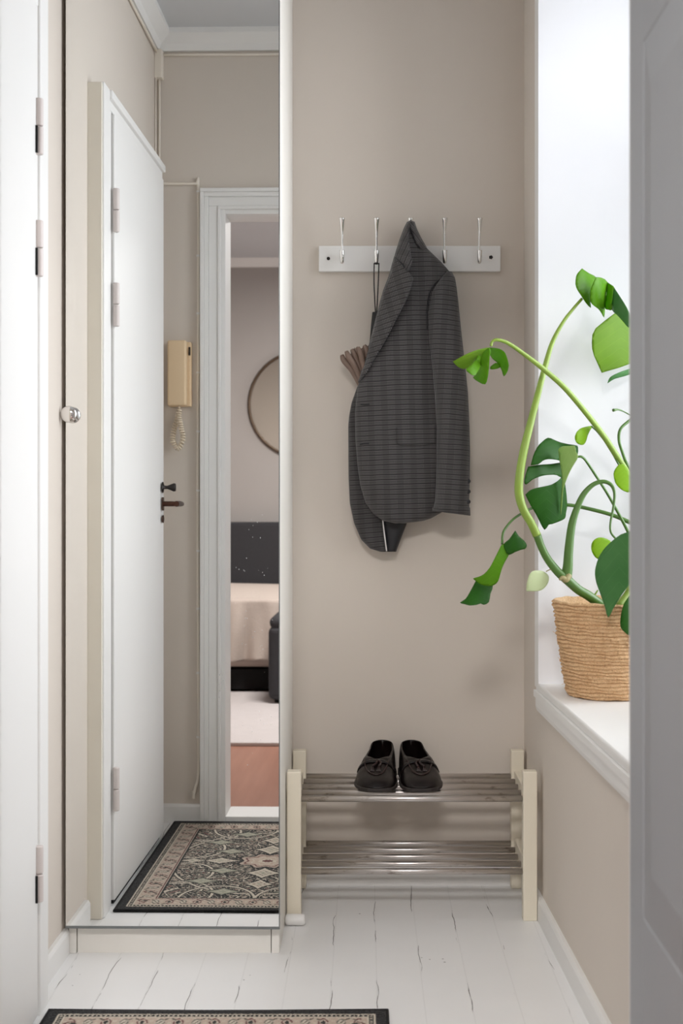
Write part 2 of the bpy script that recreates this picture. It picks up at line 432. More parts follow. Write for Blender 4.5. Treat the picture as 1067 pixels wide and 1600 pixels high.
# ------------------------------------------------------------------ living room behind the camera
YR = -1.87
structure('floor.001', MB().box(-1.9, 2.3, YR, YF-.06, -.06, -.004), M['floor2'])
structure('ceiling.001', MB().box(-1.9, 2.3, YR, YF-TF, 2.5, 2.6), M['ceiling'])
structure('wall_rear', MB().box(-1.9, 2.3, YR-.12, YR, -.05, 2.7), M['wall_living'])
structure('wall_living_left', MB().box(-2.0, -1.9, YR, YF, -.05, 2.7), M['wall_living'])
mb = MB(); mb.box(2.3, 2.4, YR, YF, -.05, .8).box(2.3, 2.4, YR, YF, 2.3, 2.7).box(2.3, 2.4, YR, -1.5, .8, 2.3).box(2.3, 2.4, 0, YF, .8, 2.3)
structure('wall_living_right', mb, M['wall_living'])
structure('trim_4', MB().extr([(0,0),(.02,0),(.05,.05),(0,.05)], (-1.9, YR, 2.45), (2.3, YR, 2.45), (0, 1, 0)), M['white'])
w2 = empty('window_added', (2.35, -.75, .8), kind='structure')  # unseen window, added to let side light into the living room
mb = MB(); mb.box(2.32, 2.37, -1.5, -1.44, .8, 2.3).box(2.32, 2.37, -.06, 0, .8, 2.3).box(2.32, 2.37, -1.44, -.06, .8, .86).box(2.32, 2.37, -1.44, -.06, 2.24, 2.3).box(2.32, 2.37, -.78, -.72, .86, 2.24)
mb.build('window_frame', M['white'], w2)
MB().box(2.34, 2.344, -1.44, -.06, .86, 2.24).build('glass', M['glass'], w2)

# ------------------------------------------------------------------ door_1: entrance door in the left wall
d1 = empty('door_1', (-.68, 2.1, 0), kind='structure')
XC, XD = -.660, -.657
mb = MB(); mb.prism([(XL(2.602)-.003, 2.5945), (XC-.004, 2.5945), (XC-.004, 2.602), (XL(2.602)-.003, 2.602)], 0, 2.087)
mb.build('casing_edge', M['casing_edge'], d1, bevel=.002)
mb = MB(); mb.prism([(XL(2.53)-.003, 2.53), (XC, 2.53), (XC, 2.594), (XL(2.6)-.003, 2.594)], 0, 2.09)
mb.build('casing', M['white'], d1, bevel=.003)
mb = MB(); mb.prism([(XL(2.5)-.003, 2.494), (XC-.006, 2.494), (XC-.006, 2.53), (XL(2.53)-.003, 2.53)], 0, 2.055)
mb.build('door_frame', M['white'], d1)
mb = MB(); mb.prism([(XL(1.80)-.003, 1.80), (XC-.004, 1.80), (XC-.004, 2.53), (XL(2.53)-.003, 2.53)], 2.045, 2.09)
mb.prism([(XL(1.80)-.003, 1.80), (XC+.006, 1.80), (XC+.006, 2.53), (XL(2.53)-.003, 2.53)], 2.068, 2.09)
mb.build('head_casing', M['white'], d1, bevel=.003)
MB().prism([(-.6965, 1.84), (XD+.002, 1.828), (XD, 2.4905), (-.6965, 2.4905)], .012, 2.04).build('door_leaf', M['white'], d1, bevel=.003)
MB().box(-.70, XD-.006, 1.86, 2.48, 0, .010).build('threshold', M['dark'], d1)  # black box under the leaf, standing in for shade in the gap
for zc in (1.05+(778-190)/789.*.995, 1.05+(778-385)/789., 1.05-(1370-778)/789.):
    m2 = MB()
    m2.lathe([(.0075, 0), (.0085, .002), (.0085, .053), (.0075, .055)], (XD+.004, 2.492, zc-.056), 16)
    m2.lathe([(.0075, 0), (.0085, .002), (.0085, .053), (.0075, .055)], (XD+.004, 2.492, zc+.001), 16)
    h = m2.build('hinge', M['pink_hinge'], d1, smooth=False, bevel=.001)
    MB().box(XD-.001, XD+.0045, 2.4785, 2.4815, zc-.055, zc-.001).build('hinge_gap_shade', M['dark'], d1)  # black box painting the dark gap beside the lower barrel
ZK = lambda y, s=492.: 1.05-(y-778)/s
kx = XD+.006; ky = 1.868
hm = MB(); hm.lathe([(.017, 0), (.017, .002), (.006, .004), (.005, .014), (.007, .02), (.013, .034), (.012, .040), (.004, .041)], (kx, ky, ZK(762)), 20, 'x')
hm.build('lock_knob', M['blackiron'], d1, smooth=True)
hm = MB(); hm.box(kx, kx+.003, ky-.012, ky+.012, ZK(797), ZK(777))
hm.lathe([(.008, 0), (.008, .03), (.007, .045)], (kx, ky, ZK(787)), 16, 'x'); hm.tube([(kx+.044, ky+.008, ZK(787)), (kx+.046, ky-.04, ZK(787)), (kx+.044, ky-.042-.05, ZK(787.5))], [.009, .009, .007], 12)
hm.build('door_handle', M['bronze'], d1, smooth=False, bevel=.001)
hm = MB(); hm.lathe([(.012, 0), (.012, .003), (.004, .005)], (kx, ky, ZK(810)), 20, 'x'); hm.build('keyhole_cover', M['bronze'], d1)

# ------------------------------------------------------------------ door_2: the doorway the camera looks through, with its open leaf
d2 = empty('door_2', (0, YF, 0), kind='structure')
def casing_v(mb, x, sgn):       # hall side, three steps
    for a, b, tk in ((0, .010, .014), (.010, .040, .010), (.040, .054, .018), (.054, .066, .024)):
        xa, xb = sorted((x + sgn*a, x + sgn*b)); mb.box(xa, xb, YF-.001, YF+tk, 0, OZ + a)
for x, sgn in ((OX0, -1), (OX1, 1)):
    mb = MB(); casing_v(mb, x, sgn); mb.build('casing', M['white'], d2, bevel=.002)
mb = MB()
for a, b, tk in ((0, .010, .014), (.010, .040, .010), (.040, .054, .018), (.054, .066, .024)):
    mb.box(OX0-b, OX1+b, YF-.001, YF+tk, OZ+a, OZ+b)
mb.build('head_casing', M['white'], d2, bevel=.002)
mb = MB(); mb.box(OX0, OX0+.014, YF-TF-.004, YF+.004, 0, OZ); mb.build('jamb', M['white'], d2)
mb = MB(); mb.box(OX1-.002, OX1+.002, YF-TF-.004, YF+.004, 0, OZ); mb.build('jamb', M['white'], d2)
mb = MB(); mb.box(OX0+.014, OX1-.002, YF-TF, YF, OZ-.014, OZ); mb.build('head_jamb', M['white'], d2)
mb = MB(); mb.box(OX0+.014, OX1-.002, YF-TF-.01, YF+.006, .0, .018); mb.build('threshold', M['white'], d2, bevel=.003)
# leaf: face at x = .349 with a moulded panel
xf = .349; y0, y1 = .80, 1.652
leaf = MB(); PY0, PY1, PZ0, PZ1 = .90, 1.572, .52, 1.625
def panel_face(mb, zlist):
    # stiles and rails built round recessed panels
    mb.box(xf, xf+.038, PY1, y1, .02, 1.97); mb.box(xf, xf+.038, y0, PY0, .02, 1.97)
    zs = [.02] + [z for p in zlist for z in p] + [1.97]
    for i in range(0, len(zs), 2): mb.box(xf, xf+.038, PY0, PY1, zs[i], zs[i+1])
    for a, b in zlist:
        # sloping moulding then a raised flat
        f0 = [(xf, PY0, a), (xf, PY1, a), (xf, PY1, b), (xf, PY0, b)]
        def ring(x, k): return [(x, PY0+k, a+k), (x, PY1-k, a+k), (x, PY1-k, b-k), (x, PY0+k, b-k)]
        R = [ring(xf, 0), ring(xf+.001, .001), ring(xf-.0080, .075)]
        V = [[mb.bm.verts.new(p) for p in r] for r in R]
        for p, q in zip(V, V[1:]):
            for k in range(4): mb.bm.faces.new([p[k], p[(k+1) % 4], q[(k+1) % 4], q[k]])
        mb.bm.faces.new(V[-1])
        mb.box(xf+.02, xf+.036, PY0, PY1, a, b)
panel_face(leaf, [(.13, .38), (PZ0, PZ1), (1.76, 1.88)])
leaf.build('door_leaf', M['leaf_shaded'], d2, bevel=.002)

# ------------------------------------------------------------------ wardrobe with mirror door
w = empty('wardrobe', (-.44, 3.12, 0), 'narrow white wardrobe with a tall mirror front, standing against the back wall', 'wardrobe')
WX0, WX1 = -.686, -.200
MB().box(WX1-.018, WX1, YM+.022, YB, 0, 2.50).build('side_panel', M['cabinet'], w, bevel=.0015)
MB().box(WX0, WX0+.018, YM+.022, YB, 0, 2.50).build('side_panel', M['cabinet'], w, bevel=.0015)
MB().box(WX0+.018, WX1-.018, YB-.01, YB, .06, 2.50).box(WX0+.018, WX1-.018, YM+.03, YB-.01, 2.48, 2.50).box(WX0+.018, WX1-.018, YM+.03, YB-.01, .06, .078).build('carcass', M['cabinet'], w)
MB().box(WX0+.020, WX1-.020, YM+.026, YM+.04, 0, .058).build('plinth', M['cabinet'], w)
MB().box(-.699, WX0-.001, YM+.10, YM+.11, 0.06, 2.5).build('gap_shade_strip', M['dark'], w)  # black strip added in the wall gap to paint its darkness
md = empty('mirror_door'); md.parent = w
md.location = (-.688 + .44, YM - 3.12, 0); md.rotation_euler = (0, 0, -.0125)
def lbuild(mb, name, mat, **k):
    o = mb.build(name, mat, None, **k); o.parent = md; return o
ZM0, ZM1, WM = .0665, 2.495, .491
lbuild(MB().box(.0, WM, .003, .020, ZM0+.001, ZM1), 'door_board', M['cabinet'])
lbuild(MB().box(.0015, WM-.0015, .0, .0029, ZM0+.004, ZM1), 'mirror_glass', M['mirror'])
lbuild(MB().box(.0, WM, -.0015, .004, ZM0-.001, ZM0+.0045).box(WM-.0022, WM, -.0008, .004, ZM0, ZM1), 'mirror_edge', M['grey_edge'])
zk = 1.05 + (778-648)/683.
lbuild(MB().lathe([(.007, 0), (.006, -.008), (.0085, -.011), (.017, -.013), (.019, -.017), (.017, -.021), (.006, -.024)], (.012, 0, zk), 28, 'y'), 'door_knob', M['chrome'], smooth=True)

# rounded white skirting end next to the wardrobe corner
mb = MB(); mb.lathe([(.001, 0), (.009, .001), (.0135, .005), (.0135, .045), (.010, .05), (.001, .0505)], (WX1+.0005, 3.065, .0145), 24, 'x')
o = mb.build('door_stop', M['white'], smooth=True); props(o, 'small rounded white stop on the floor between the wardrobe corner and the shoe rack leg', 'door stop')

# ------------------------------------------------------------------ shoe rack
r = empty('shoe_rack', (.115, 3.22, 0), 'low cream wooden shoe rack with two shelves of metal bars by the back wall', 'shoe rack')
RX0, RX1, LW = -.1965, .4245, .035
for x in (RX0, RX1-LW):
    for ya, yb in ((3.095, 3.125), (3.352, 3.380)):
        MB().box(x, x+LW, ya, yb, 0, .371).build('leg', M['cream'], r, bevel=.0025)
for x in (RX0+.008, RX1-LW+.008):
    for z in (.272, .092):
        MB().box(x, x+LW-.016, 3.125, 3.352, z, z+.045).build('side_rail', M['cream'], r, bevel=.002)
for z, in ((.300,), (.119,)):
    for k in range(5):
        yb = 3.112 + k*.0625
        MB().tube([(RX0+LW-.004, yb, z), (RX1-LW+.004, yb, z)], .0078, 16, False).build('shelf_bar', M['bar'], r, smooth=True)

# ------------------------------------------------------------------ loafers
def loafer(name, label, loc, rz, mir):
    root = empty(name, loc, label, 'shoe', 'loafers on the shoe rack'); root.rotation_euler = (0, 0, rz)
    Ls = .262
    W = [(0, .020), (.03, .036), (.12, .0475), (.25, .0530), (.4, .0515), (.6, .042), (.8, .0375), (.93, .034), (1, .020)]
    Hh = [(0, .018), (.04, .030), (.12, .037), (.25, .046), (.38, .060), (.46, .068), (.6, .066), (.8, .075), (1, .088)]
    G = [(0, 0), (.42, 0), (.47, .016), (.55, .029), (.75, .029), (.93, .026), (.975, .018), (1, 0)]
    def off(t): return mir*.007*math.sin(PI*min(t*1.3, 1))
    n = 30; m = 9; mb = MB(); rows = []
    for i in range(n+1):
        t = i/n; w_ = interp(W, t, 1); h = interp(Hh, t, 1); g = interp(G, t, 1); y = -Ls/2 + t*Ls; row = []
        def pt(a, sg):
            # a 0 bottom .. 1 top
            ang = a*PI/2
            x = g + (w_-g)*math.cos(ang)**.7 if a < 1 else g
            z = .014 + (h-.014)*math.sin(ang)**.9
            return Vector((sg*x*1.0 + off(t), y + (.012*(1-math.sin(ang)) if t > .96 else 0) - (.008*(1-abs(2*a-1)) if t < .02 else 0), z))
        for k in range(m+1): row.append(pt(k/m, -1))
        for k in range(m+1): row.append(pt(1-k/m, 1))
        rows.append(row)
    V = [[mb.bm.verts.new(p) for p in row] for row in rows]
    for i in range(n):
        for k in range(2*m+1):
            if k == m and interp(G, (i+.5)/n, 1) > .001: continue
            mb.bm.faces.new([V[i][k], V[i][k+1], V[i+1][k+1], V[i+1][k]])
    mb.bm.faces.new(V[0][::-1]); mb.bm.faces.new(V[-1])
    bmesh.ops.remove_doubles(mb.bm, verts=mb.bm.verts, dist=.0003)
    up = mb.build('upper', M['leather'], None, smooth=True, sub=1); up.parent = root
    m_ = up.modifiers.new('solid', 'SOLIDIFY'); m_.thickness = .003; m_.offset = -1
    def outline(k, dz):
        L, R = [], []
        for i in range(n+1):
            t = i/n; w_ = interp(W, t, 1)+k
            L.append((-w_+off(t), -Ls/2-(k if i == 0 else 0)+t*Ls)); R.append((w_+off(t), -Ls/2-(k if i == 0 else 0)+t*Ls))
        return L + R[::-1]
    s1 = MB(); s1.prism(outline(.003, 0), .006, .0155); so = s1.build('sole', M['sole'], None); so.parent = root; so.modifiers.new('b', 'BEVEL').width = .0015
    s1 = MB(); s1.prism([(x, y) for x, y in outline(.0, 0) if y > .045], 0, .0075); so = s1.build('heel', M['sole'], None); so.parent = root
    s1 = MB(); s1.prism([(x*.9, y*.97) for x, y in outline(-.006, 0)], .0155, .021); so = s1.build('insole', M['shoe_lining'], None); so.parent = root
    # apron seam, saddle strap and tassel
    sm = MB(); pts = []
    for k in range(25):
        a = -PI + PI*k/24; x = .031*math.cos(a); yy = -.005 + .085*math.sin(a); t = (yy+Ls/2)/Ls
        w_ = interp(W, t, 1); h = interp(Hh, t, 1)
        q = min(.999, abs(x)/w_); an = math.acos(q**(1/.7)); z = .014+(h-.014)*math.sin(an)**.9
        pts.append((x+off(t), yy, z+.001))
    sm.tube(pts, .0021, 8)
    so = sm.build('apron_seam', M['stitch'], None, smooth=True); so.parent = root
    sd = MB(); ps = []
    t = .40; w_ = interp(W, t, 1); h = interp(Hh, t, 1)
    for side in (0, 1):
        rowp = []
        for k in range(13):
            a = PI*(.12 + .76*k/12); x = w_*math.copysign(abs(math.cos(a))**.7, math.cos(a)); z = .014+(h-.014)*math.sin(a)**.9+.0022
            rowp.append(sd.bm.verts.new((x+off(t), -Ls/2+t*Ls + (-.009 if side else .009), z - (.003 if side else 0))))
        ps.append(rowp)
    for k in range(12): sd.bm.faces.new([ps[0][k], ps[0][k+1], ps[1][k+1], ps[1][k]])
    so = sd.build('strap', M['leather'], None, smooth=True, solid=.003); so.parent = root
    ts = MB()
    for sx in (-.008, .008):
        ts.tube([(off(t), -Ls/2+t*Ls-.004, h+.004), (sx*.6, -Ls/2+t*Ls-.016, h-.001), (sx+off(t), -Ls/2+t*Ls-.030, h-.008)], [.002, .003, .0035], 8)
        for q in range(5):
            ts.tube([(sx+off(t), -Ls/2+t*Ls-.026, h-.006), (sx+off(t)+(q-2)*.0026, -Ls/2+t*Ls-.046, h-.0175)], [.0018, .0014], 6, False)
    so = ts.build('tassel', M['stitch'], None, smooth=True); so.parent = root
    return root
loafer('loafer', 'left one of the two dark brown leather tassel loafers on the rack', (.0355, 3.254, .3078), math.radians(-4), -1)
loafer('loafer', 'right one of the two dark brown leather tassel loafers on the rack', (.1300, 3.254, .3078), math.radians(4), 1)

# ------------------------------------------------------------------ coat hook rail
s = 1950/3.379
hr = empty('hook_rail', (.118, 3.379, 1.70), 'white wooden wall rail with five chrome coat hooks', 'coat rack')
hx0, hx1 = (498-572)/s, (782-572)/s
hz = lambda y: 1.05 - (y-778)/s
MB().box(hx0, hx1, 3.379, YB, hz(424), hz(384)).build('rail_board', M['white'], hr, bevel=.002)
for px in (534.5, 588, 641, 694, 748):
    x = (px-572)/s*.995
    mb = MB()
    mb.tube([(x, 3.378, hz(402)), (x, 3.366, hz(403)), (x, 3.358, hz(398)), (x, 3.352, hz(385)), (x, 3.343, hz(366)), (x, 3.333, hz(348)), (x, 3.3325, hz(347.4))],
            [.0042, .0038, .0032, .0028, .0036, .0078, .0070], 16)
    mb.tube([(x, 3.360, hz(400)), (x, 3.352, hz(411)), (x, 3.344, hz(412)), (x, 3.338, hz(402)), (x, 3.3375, hz(396))], [.0038, .0045, .0055, .0065, .0068], 14)
    hk = mb.build('hook', M['chrome'], hr, smooth=True)
MB().lathe([(.0045, 0), (.0045, -.0015), (.002, -.002)], ((513-572)/s, 3.379, hz(404)), 16, 'y').build('screw', M['blackiron'], hr)
MB().lathe([(.006, 0), (.005, -.0015), (.002, -.003)], ((767-572)/s, 3.379, hz(402)), 5, 'y').build('screw', M['blackiron'], hr)

# ------------------------------------------------------------------ umbrella hanging from the second hook
u = empty('umbrella', tuple(P(588, 416, 3.345)), 'folded brown umbrella with black strap hanging from the second hook, half behind the jacket', 'umbrella')
mb = MB(); a = P(584, 413, 3.343); 
mb.tube([P(584.5, 411, 3.345), P(584.3, 440, 3.346), P(585.5, 470, 3.348), P(587, 494, 3.350)], [.0016]*4, 8)
mb.tube([P(592, 411, 3.343), P(591, 440, 3.346), P(589.5, 470, 3.348), P(588, 494, 3.350)], [.0016]*4, 8)
mb.tube([P(584.5, 411.5, 3.345), P(588, 412.5, 3.343), P(592, 411.5, 3.345)], .0018, 8)
mb.build('strap', M['black_strap'], u, smooth=True)
mb = MB(); mb.tube([P(588, 488, 3.350), P(587, 510, 3.350), P(584, 545, 3.350)], [.011, .013, .013], 16, False)
mb.build('handle', M['black_strap'], u, smooth=True, bevel=.001)
# pleated canopy: fold lobes gathered round the shaft, flaring at the rim
mb = MB(); seg = 96; rings = []
axis0, axis1 = P(573, 538, 3.345), P(612, 700, 3.345)
d = (axis1-axis0).normalized(); e1 = d.cross(Vector((0, 1, 0))).normalized(); e2 = Vector((0, 1, 0))
for i in range(15):
    t_ = i/14; c = axis0.lerp(axis1, t_); rad = .012 + .034*(1-t_)**.8; amp = .34*(1-t_*.7)
    if i == 0: rad *= .80
    ring = []
    for k in range(seg):
        an = 2*PI*k/seg; rr = rad*(1 + amp*(abs(math.sin(4*an+.6))-.5))
        ring.append(mb.bm.verts.new(c + e1*rr*math.cos(an)*1.05 + e2*rr*math.sin(an)*.55 + (d*(.012*abs(math.sin(4*an+.6)) ) if i == 0 else Vector())))
    rings.append(ring)
for A, B in zip(rings, rings[1:]):
    for k in range(seg): mb.bm.faces.new([A[k], A[(k+1) % seg], B[(k+1) % seg], B[k]])
mb.build('canopy', M['brown_nylon'], u, smooth=True, solid=.0015)
mb = MB()
for (rx, ry, dd) in ((534, 555, .0), (541, 549, -.006), (550, 546, .002), (559, 543, -.006), (569, 540, .003)):
    mb.tube([P(rx, ry, 3.318+dd), P(rx+4, ry+9, 3.316+dd), P(rx*.62+.38*586, ry*.62+.38*632, 3.322+dd), P(584+(rx-550)*.22, 640, 3.334)], [.0052, .0082, .0080, .006], 12)
mb.build('canopy_fold', M['brown_nylon'], u, smooth=True)

# ------------------------------------------------------------------ tweed jacket
jk = empty('jacket', tuple(P(641, 352, 3.335)), 'grey checked tweed jacket hanging by its collar from the middle hook', 'jacket')
BL = [(346,637.5),(355,633),(377,624.5),(401,616.5),(428,609),(455,600),(488,591),(524,582),(560,572),(584,564),(600,559.5),(620,557),(644,554.5),(691,555.5),(728,558.5),(759,563),(786,571),(804,584),(816,602),(818,618)]
BR = [(346,646.5),(359,651),(387,666),(410,690),(425,703),(440,708),(500,706),(600,704),(700,702),(780,700),(797,697),(804,684),(813,668),(817,640),(818,630)]
DF = [(346,3.318),(380,3.300),(420,3.288),(500,3.275),(650,3.268),(760,3.272),(818,3.285)]
def body_xy(y): return interp(BL, y, 1), interp(BR, y, 1)
def bodyD(px, py):
    xl, xr_ = body_xy(py); c = (xl+xr_)/2; hw = max(.5, (xr_-xl)/2); u_ = max(-1, min(1, (px-c)/hw))
    df = interp(DF, py, 1); db = 3.372 if py < 470 else 3.378
    dc = (df+db)/2; hd = (db-df)/2
    fold = .0045*math.sin((px-600)/13. + (py-350)/95.)*min(1, max(0, (py-400)/150.))*(1-abs(u_)**4)
    fold += .003*math.sin((px-(641+(py-346)*.05))/7.5)*max(0, 1-(abs(py-440)/90.))
    return dc - hd*max(0, 1-abs(u_)**2.6)**.5 + fold
def tube_shape(rows, cx, seg, dep_front, dep_back, fold=None, e=2.6):
    """rows: y values; cx(y)->(xl,xr); depth callbacks; closed loft"""
    mb = MB(); rings = []
    for y in rows:
        xl, xr_ = cx(y); c = (xl+xr_)/2; hw = (xr_-xl)/2; df, db = dep_front(y), dep_back(y); dc = (df+db)/2; hd = (db-df)/2; ring = []
        for k in range(seg):
            a = 2*PI*k/seg; u_ = math.cos(a)
            px = c + hw*u_
            dd = hd*max(0, 1-abs(u_)**e)**.5
            if math.sin(a) >= 0: D = (fold(px, y) if fold else dc-dd)
            else: D = dc+dd
            ring.append(mb.bm.verts.new(P(px, y, D)))
        rings.append(ring)
    for A, B in zip(rings, rings[1:]):
        for k in range(seg): mb.bm.faces.new([A[k], A[(k+1) % seg], B[(k+1) % seg], B[k]])
    mb.bm.faces.new(rings[0][::-1]); mb.bm.faces.new(rings[-1])
    return mb
def uvrot(ang, off=0):
    ca, sa = math.cos(ang), math.sin(ang)
    return lambda co: (co.x*ca + co.z*sa + off + 3, -co.x*sa + co.z*ca + 3)
rows = list(np.linspace(346, 818, 120))
body = tube_shape(rows, body_xy, 96, lambda y: interp(DF, y, 1), lambda y: 3.372 if y < 470 else 3.378, bodyD)
body.build('body', M['tweed'], jk, smooth=True, uvf=uvrot(.03))
# sleeve
SL = [(424,698),(432,690),(445,680),(458,673),(488,667.5),(530,669),(575,675),(620,679),(665,682),(744,681.5),(780,680),(795,676.5),(799,678)]
SR = [(424,705.5),(434,711),(450,713.5),(470,716),(515,720.5),(573,727),(612,731),(665,733.5),(707,734.5),(749,734),(783,733),(799,733.5)]
def slx(y): return interp(SL, y, 1), interp(SR, y, 1)
def sdf(y): return interp([(424,3.285),(450,3.262),(500,3.248),(600,3.236),(700,3.230),(799,3.232)], y, 1)
def sdb(y): return interp([(424,3.33),(500,3.345),(799,3.335)], y, 1)
def sfold(px, y):
    xl, xr_ = slx(y); c = (xl+xr_)/2; hw = (xr_-xl)/2; u_ = max(-1, min(1, (px-c)/hw))
    df, db = sdf(y), sdb(y)
    return (df+db)/2 - (db-df)/2*max(0, 1-abs(u_)**2.1)**.5 + .0035*math.sin(y/26.+u_*1.5)*(1-abs(u_)**3)*min(1, (y-424)/40)
mb = tube_shape(list(np.linspace(424, 799, 90)), slx, 56, sdf, sdb, sfold, 2.1)
sl = mb.build('sleeve', M['tweed'], jk, smooth=True, uvf=uvrot(-.06, .01))
# cuff: slanted open end
mb = MB(); 
CL = [(792,676),(797,677),(801,684)]; 
def cuffx(y, k): return 0
A = []; B = []; seg = 40
for k in range(seg):
    a = 2*PI*k/seg; u_ = math.cos(a); px = 705 + 28.6*u_; D = 3.283 - .0505*math.sin(a)
    A.append(mb.bm.verts.new(P(px, 793, D))); B.append(mb.bm.verts.new(P(px+.4, 798.5 + (u_+1)*3.6 + (-1.5 if math.sin(a) < 0 else 0), D)))
for k in range(seg): mb.bm.faces.new([A[k], A[(k+1) % seg], B[(k+1) % seg], B[k]])
cf = mb.build('cuff', M['tweed'], jk, smooth=True, solid=.003, uvf=uvrot(-.06, .01))
mb = MB(); rr = [mb.bm.verts.new(P(705 + 26*math.cos(2*PI*k/seg), 800 + math.cos(2*PI*k/seg)*3.4, 3.283 - .046*math.sin(2*PI*k/seg))) for k in range(seg)]; mb.bm.faces.new(rr)
mb.build('sleeve_lining', M['lining'], jk, solid=.002)
for yy in (752, 768, 784):
    MB().lathe([(.0055, 0), (.006, -.001), (.006, -.003), (.003, -.0036)], P(731.5, yy, 3.262), 14, 'y').build('button', M['lining'], jk)
# back half seen under the front panel
UL = [(596,561),(630,549),(649,545.5),(665,544),(744,544.5),(786,546.5),(817,553),(843,564),(859,580),(862,594)]
UR = [(596,600),(649,600),(816,598.5),(840,601.5),(862,603.5)]
def ux(y): return interp(UL, y, 1), interp(UR, y, 1)
mb = tube_shape(list(np.linspace(596, 862, 60)), ux, 36, lambda y: 3.330, lambda y: 3.372, None, 3.0)
mb.build('inner_panel', M['tweed_shaded'], jk, smooth=True, uvf=uvrot(.08, .02))
NL = [(780,598),(816,598),(840,601),(862,603.5)]
NR = [(780,640),(817,636),(840,627),(862,619)]
mb = tube_shape(list(np.linspace(780, 862, 24)), lambda y: (interp(NL, y, 1), interp(NR, y, 1)), 28, lambda y: 3.338, lambda y: 3.372, None, 3.0)
mb.build('lining', M['lining'], jk, smooth=True)
mb = MB(); mb.tube([P(597.5, 808, 3.329), P(600, 830, 3.329), P(604, 861, 3.331)], .0018, 8); mb.build('piping', M['piping'], jk, smooth=True)

def patch(poly, dep, step=4.0, closed=True):
    """fill a pixel polygon with a fine mesh at depth dep(px, py)"""
    n = len(poly); pts = []; cons = []
    for i in range(n):
        a, b = Vector(poly[i]), Vector(poly[(i+1) % n]); k = max(1, int((b-a).length/step))
        for j in range(k): pts.append(a.lerp(b, j/k))
    m = len(pts); edges = [(i, (i+1) % m) for i in range(m)]
    xs = [p[0] for p in poly]; ys = [p[1] for p in poly]
    def inside(x, y):
        c = False
        for i in range(n):
            x1, y1 = poly[i]; x2, y2 = poly[(i+1) % n]
            if (y1 > y) != (y2 > y) and x < (x2-x1)*(y-y1)/(y2-y1)+x1: c = not c
        return c
    def near(x, y): return any((q.x-x)**2+(q.y-y)**2 < (step*.55)**2 for q in pts[:m])
    yy = min(ys)+step/2
    while yy < max(ys):
        xx = min(xs)+step/2
        while xx < max(xs):
            if inside(xx, yy) and not near(xx, yy): pts.append(Vector((xx, yy)))
            xx += step
        yy += step
    v, e, f, *_ = delaunay_2d_cdt([Vector((p[0], p[1])) for p in pts], edges, [], 1, .001)
    mb = MB(); V = [mb.bm.verts.new(P(q[0], q[1], dep(q[0], q[1]))) for q in v]
    for t3 in f:
        try: mb.bm.faces.new([V[i] for i in t3])
        except ValueError: pass
    loose = [q for q in mb.bm.verts if not q.link_faces]
    for q in loose: mb.bm.verts.remove(q)
    return mb
def smoothpoly(poly, k=3):
    pts, _ = catmull([Vector((p[0], p[1], 0)) for p in poly] + [Vector((poly[0][0], poly[0][1], 0))], [0]*(len(poly)+1), k)
    return [(p.x, p.y) for p in pts[:-1]]
lapel = [(606,437),(609,428),(616.5,401),(620,402),(637.5,423.5),(646,434.8),(643,446),(639,458),(632,474),(624,488),(606,524),(585,560),(573,581),(565,592),(560,597),(562,588),(572,559),(581,524),(590,488),(599,455)]
patch(lapel, lambda x, y: bodyD(x, y)-.007-.017*min(1, max(0, (x-interp(BL, y, 1))/34.))**1.3, 3.5).build('lapel', M['tweed'], jk, smooth=True, solid=.0035, uvf=uvrot(.22, .01))
collar = [(637,346.5),(641,348),(638,365),(639,381),(641,395),(643.8,409),(641,417),(637.5,424),(629,414),(616.5,402.5),(620,390),(624,377),(632,356)]
patch(collar, lambda x, y: bodyD(x, y)-.008-.018*min(1, max(0, (x-interp(BL, y, 1))/26.))**1.3, 3.0).build('collar', M['tweed'], jk, smooth=True, solid=.0035, uvf=uvrot(1.15, .01))
bcol = [(641,347),(646.8,346.5),(651,359),(658,373),(666,387),(662,389),(655,388),(650,378),(645,364),(641,356)]
patch(bcol, lambda x, y: bodyD(x, y)-.0055, 3.0).build('collar_back', M['tweed'], jk, smooth=True, solid=.003, uvf=uvrot(-.9, .01))
for q in ([(617,402),(627,412),(637,423.5)], [(686,437),(677,446),(670,462),(667,485),(667.5,515)], [(655,388),(648,376),(643,362),(641,350)]):
    mb = MB(); mb.tube([P(x, y, bodyD(x, y)-(.0165+.0004*(x-617) if x < 640 and y > 400 else .0015)) for x, y in q], .0017, 8); mb.build('seam', M['lining'], jk, smooth=True)
flap = [(619,668),(650,666),(681,663),(681,693.5),(652,696.5),(624,695.5),(620,690)]
patch(flap, lambda x, y: bodyD(x, y)-.0028, 4).build('pocket_flap', M['tweed'], jk, smooth=True, solid=.002, uvf=uvrot(.03, .0))
for q in ([(564,631.5),(570,632.5),(577,631.5)], [(562,694.5),(569,693),(576,692.5)]):
    mb = MB(); mb.tube([P(x, y, bodyD(x, y)-.0008) for x, y in q], .0022, 8); mb.build('buttonhole', M['lining'], jk, smooth=True)

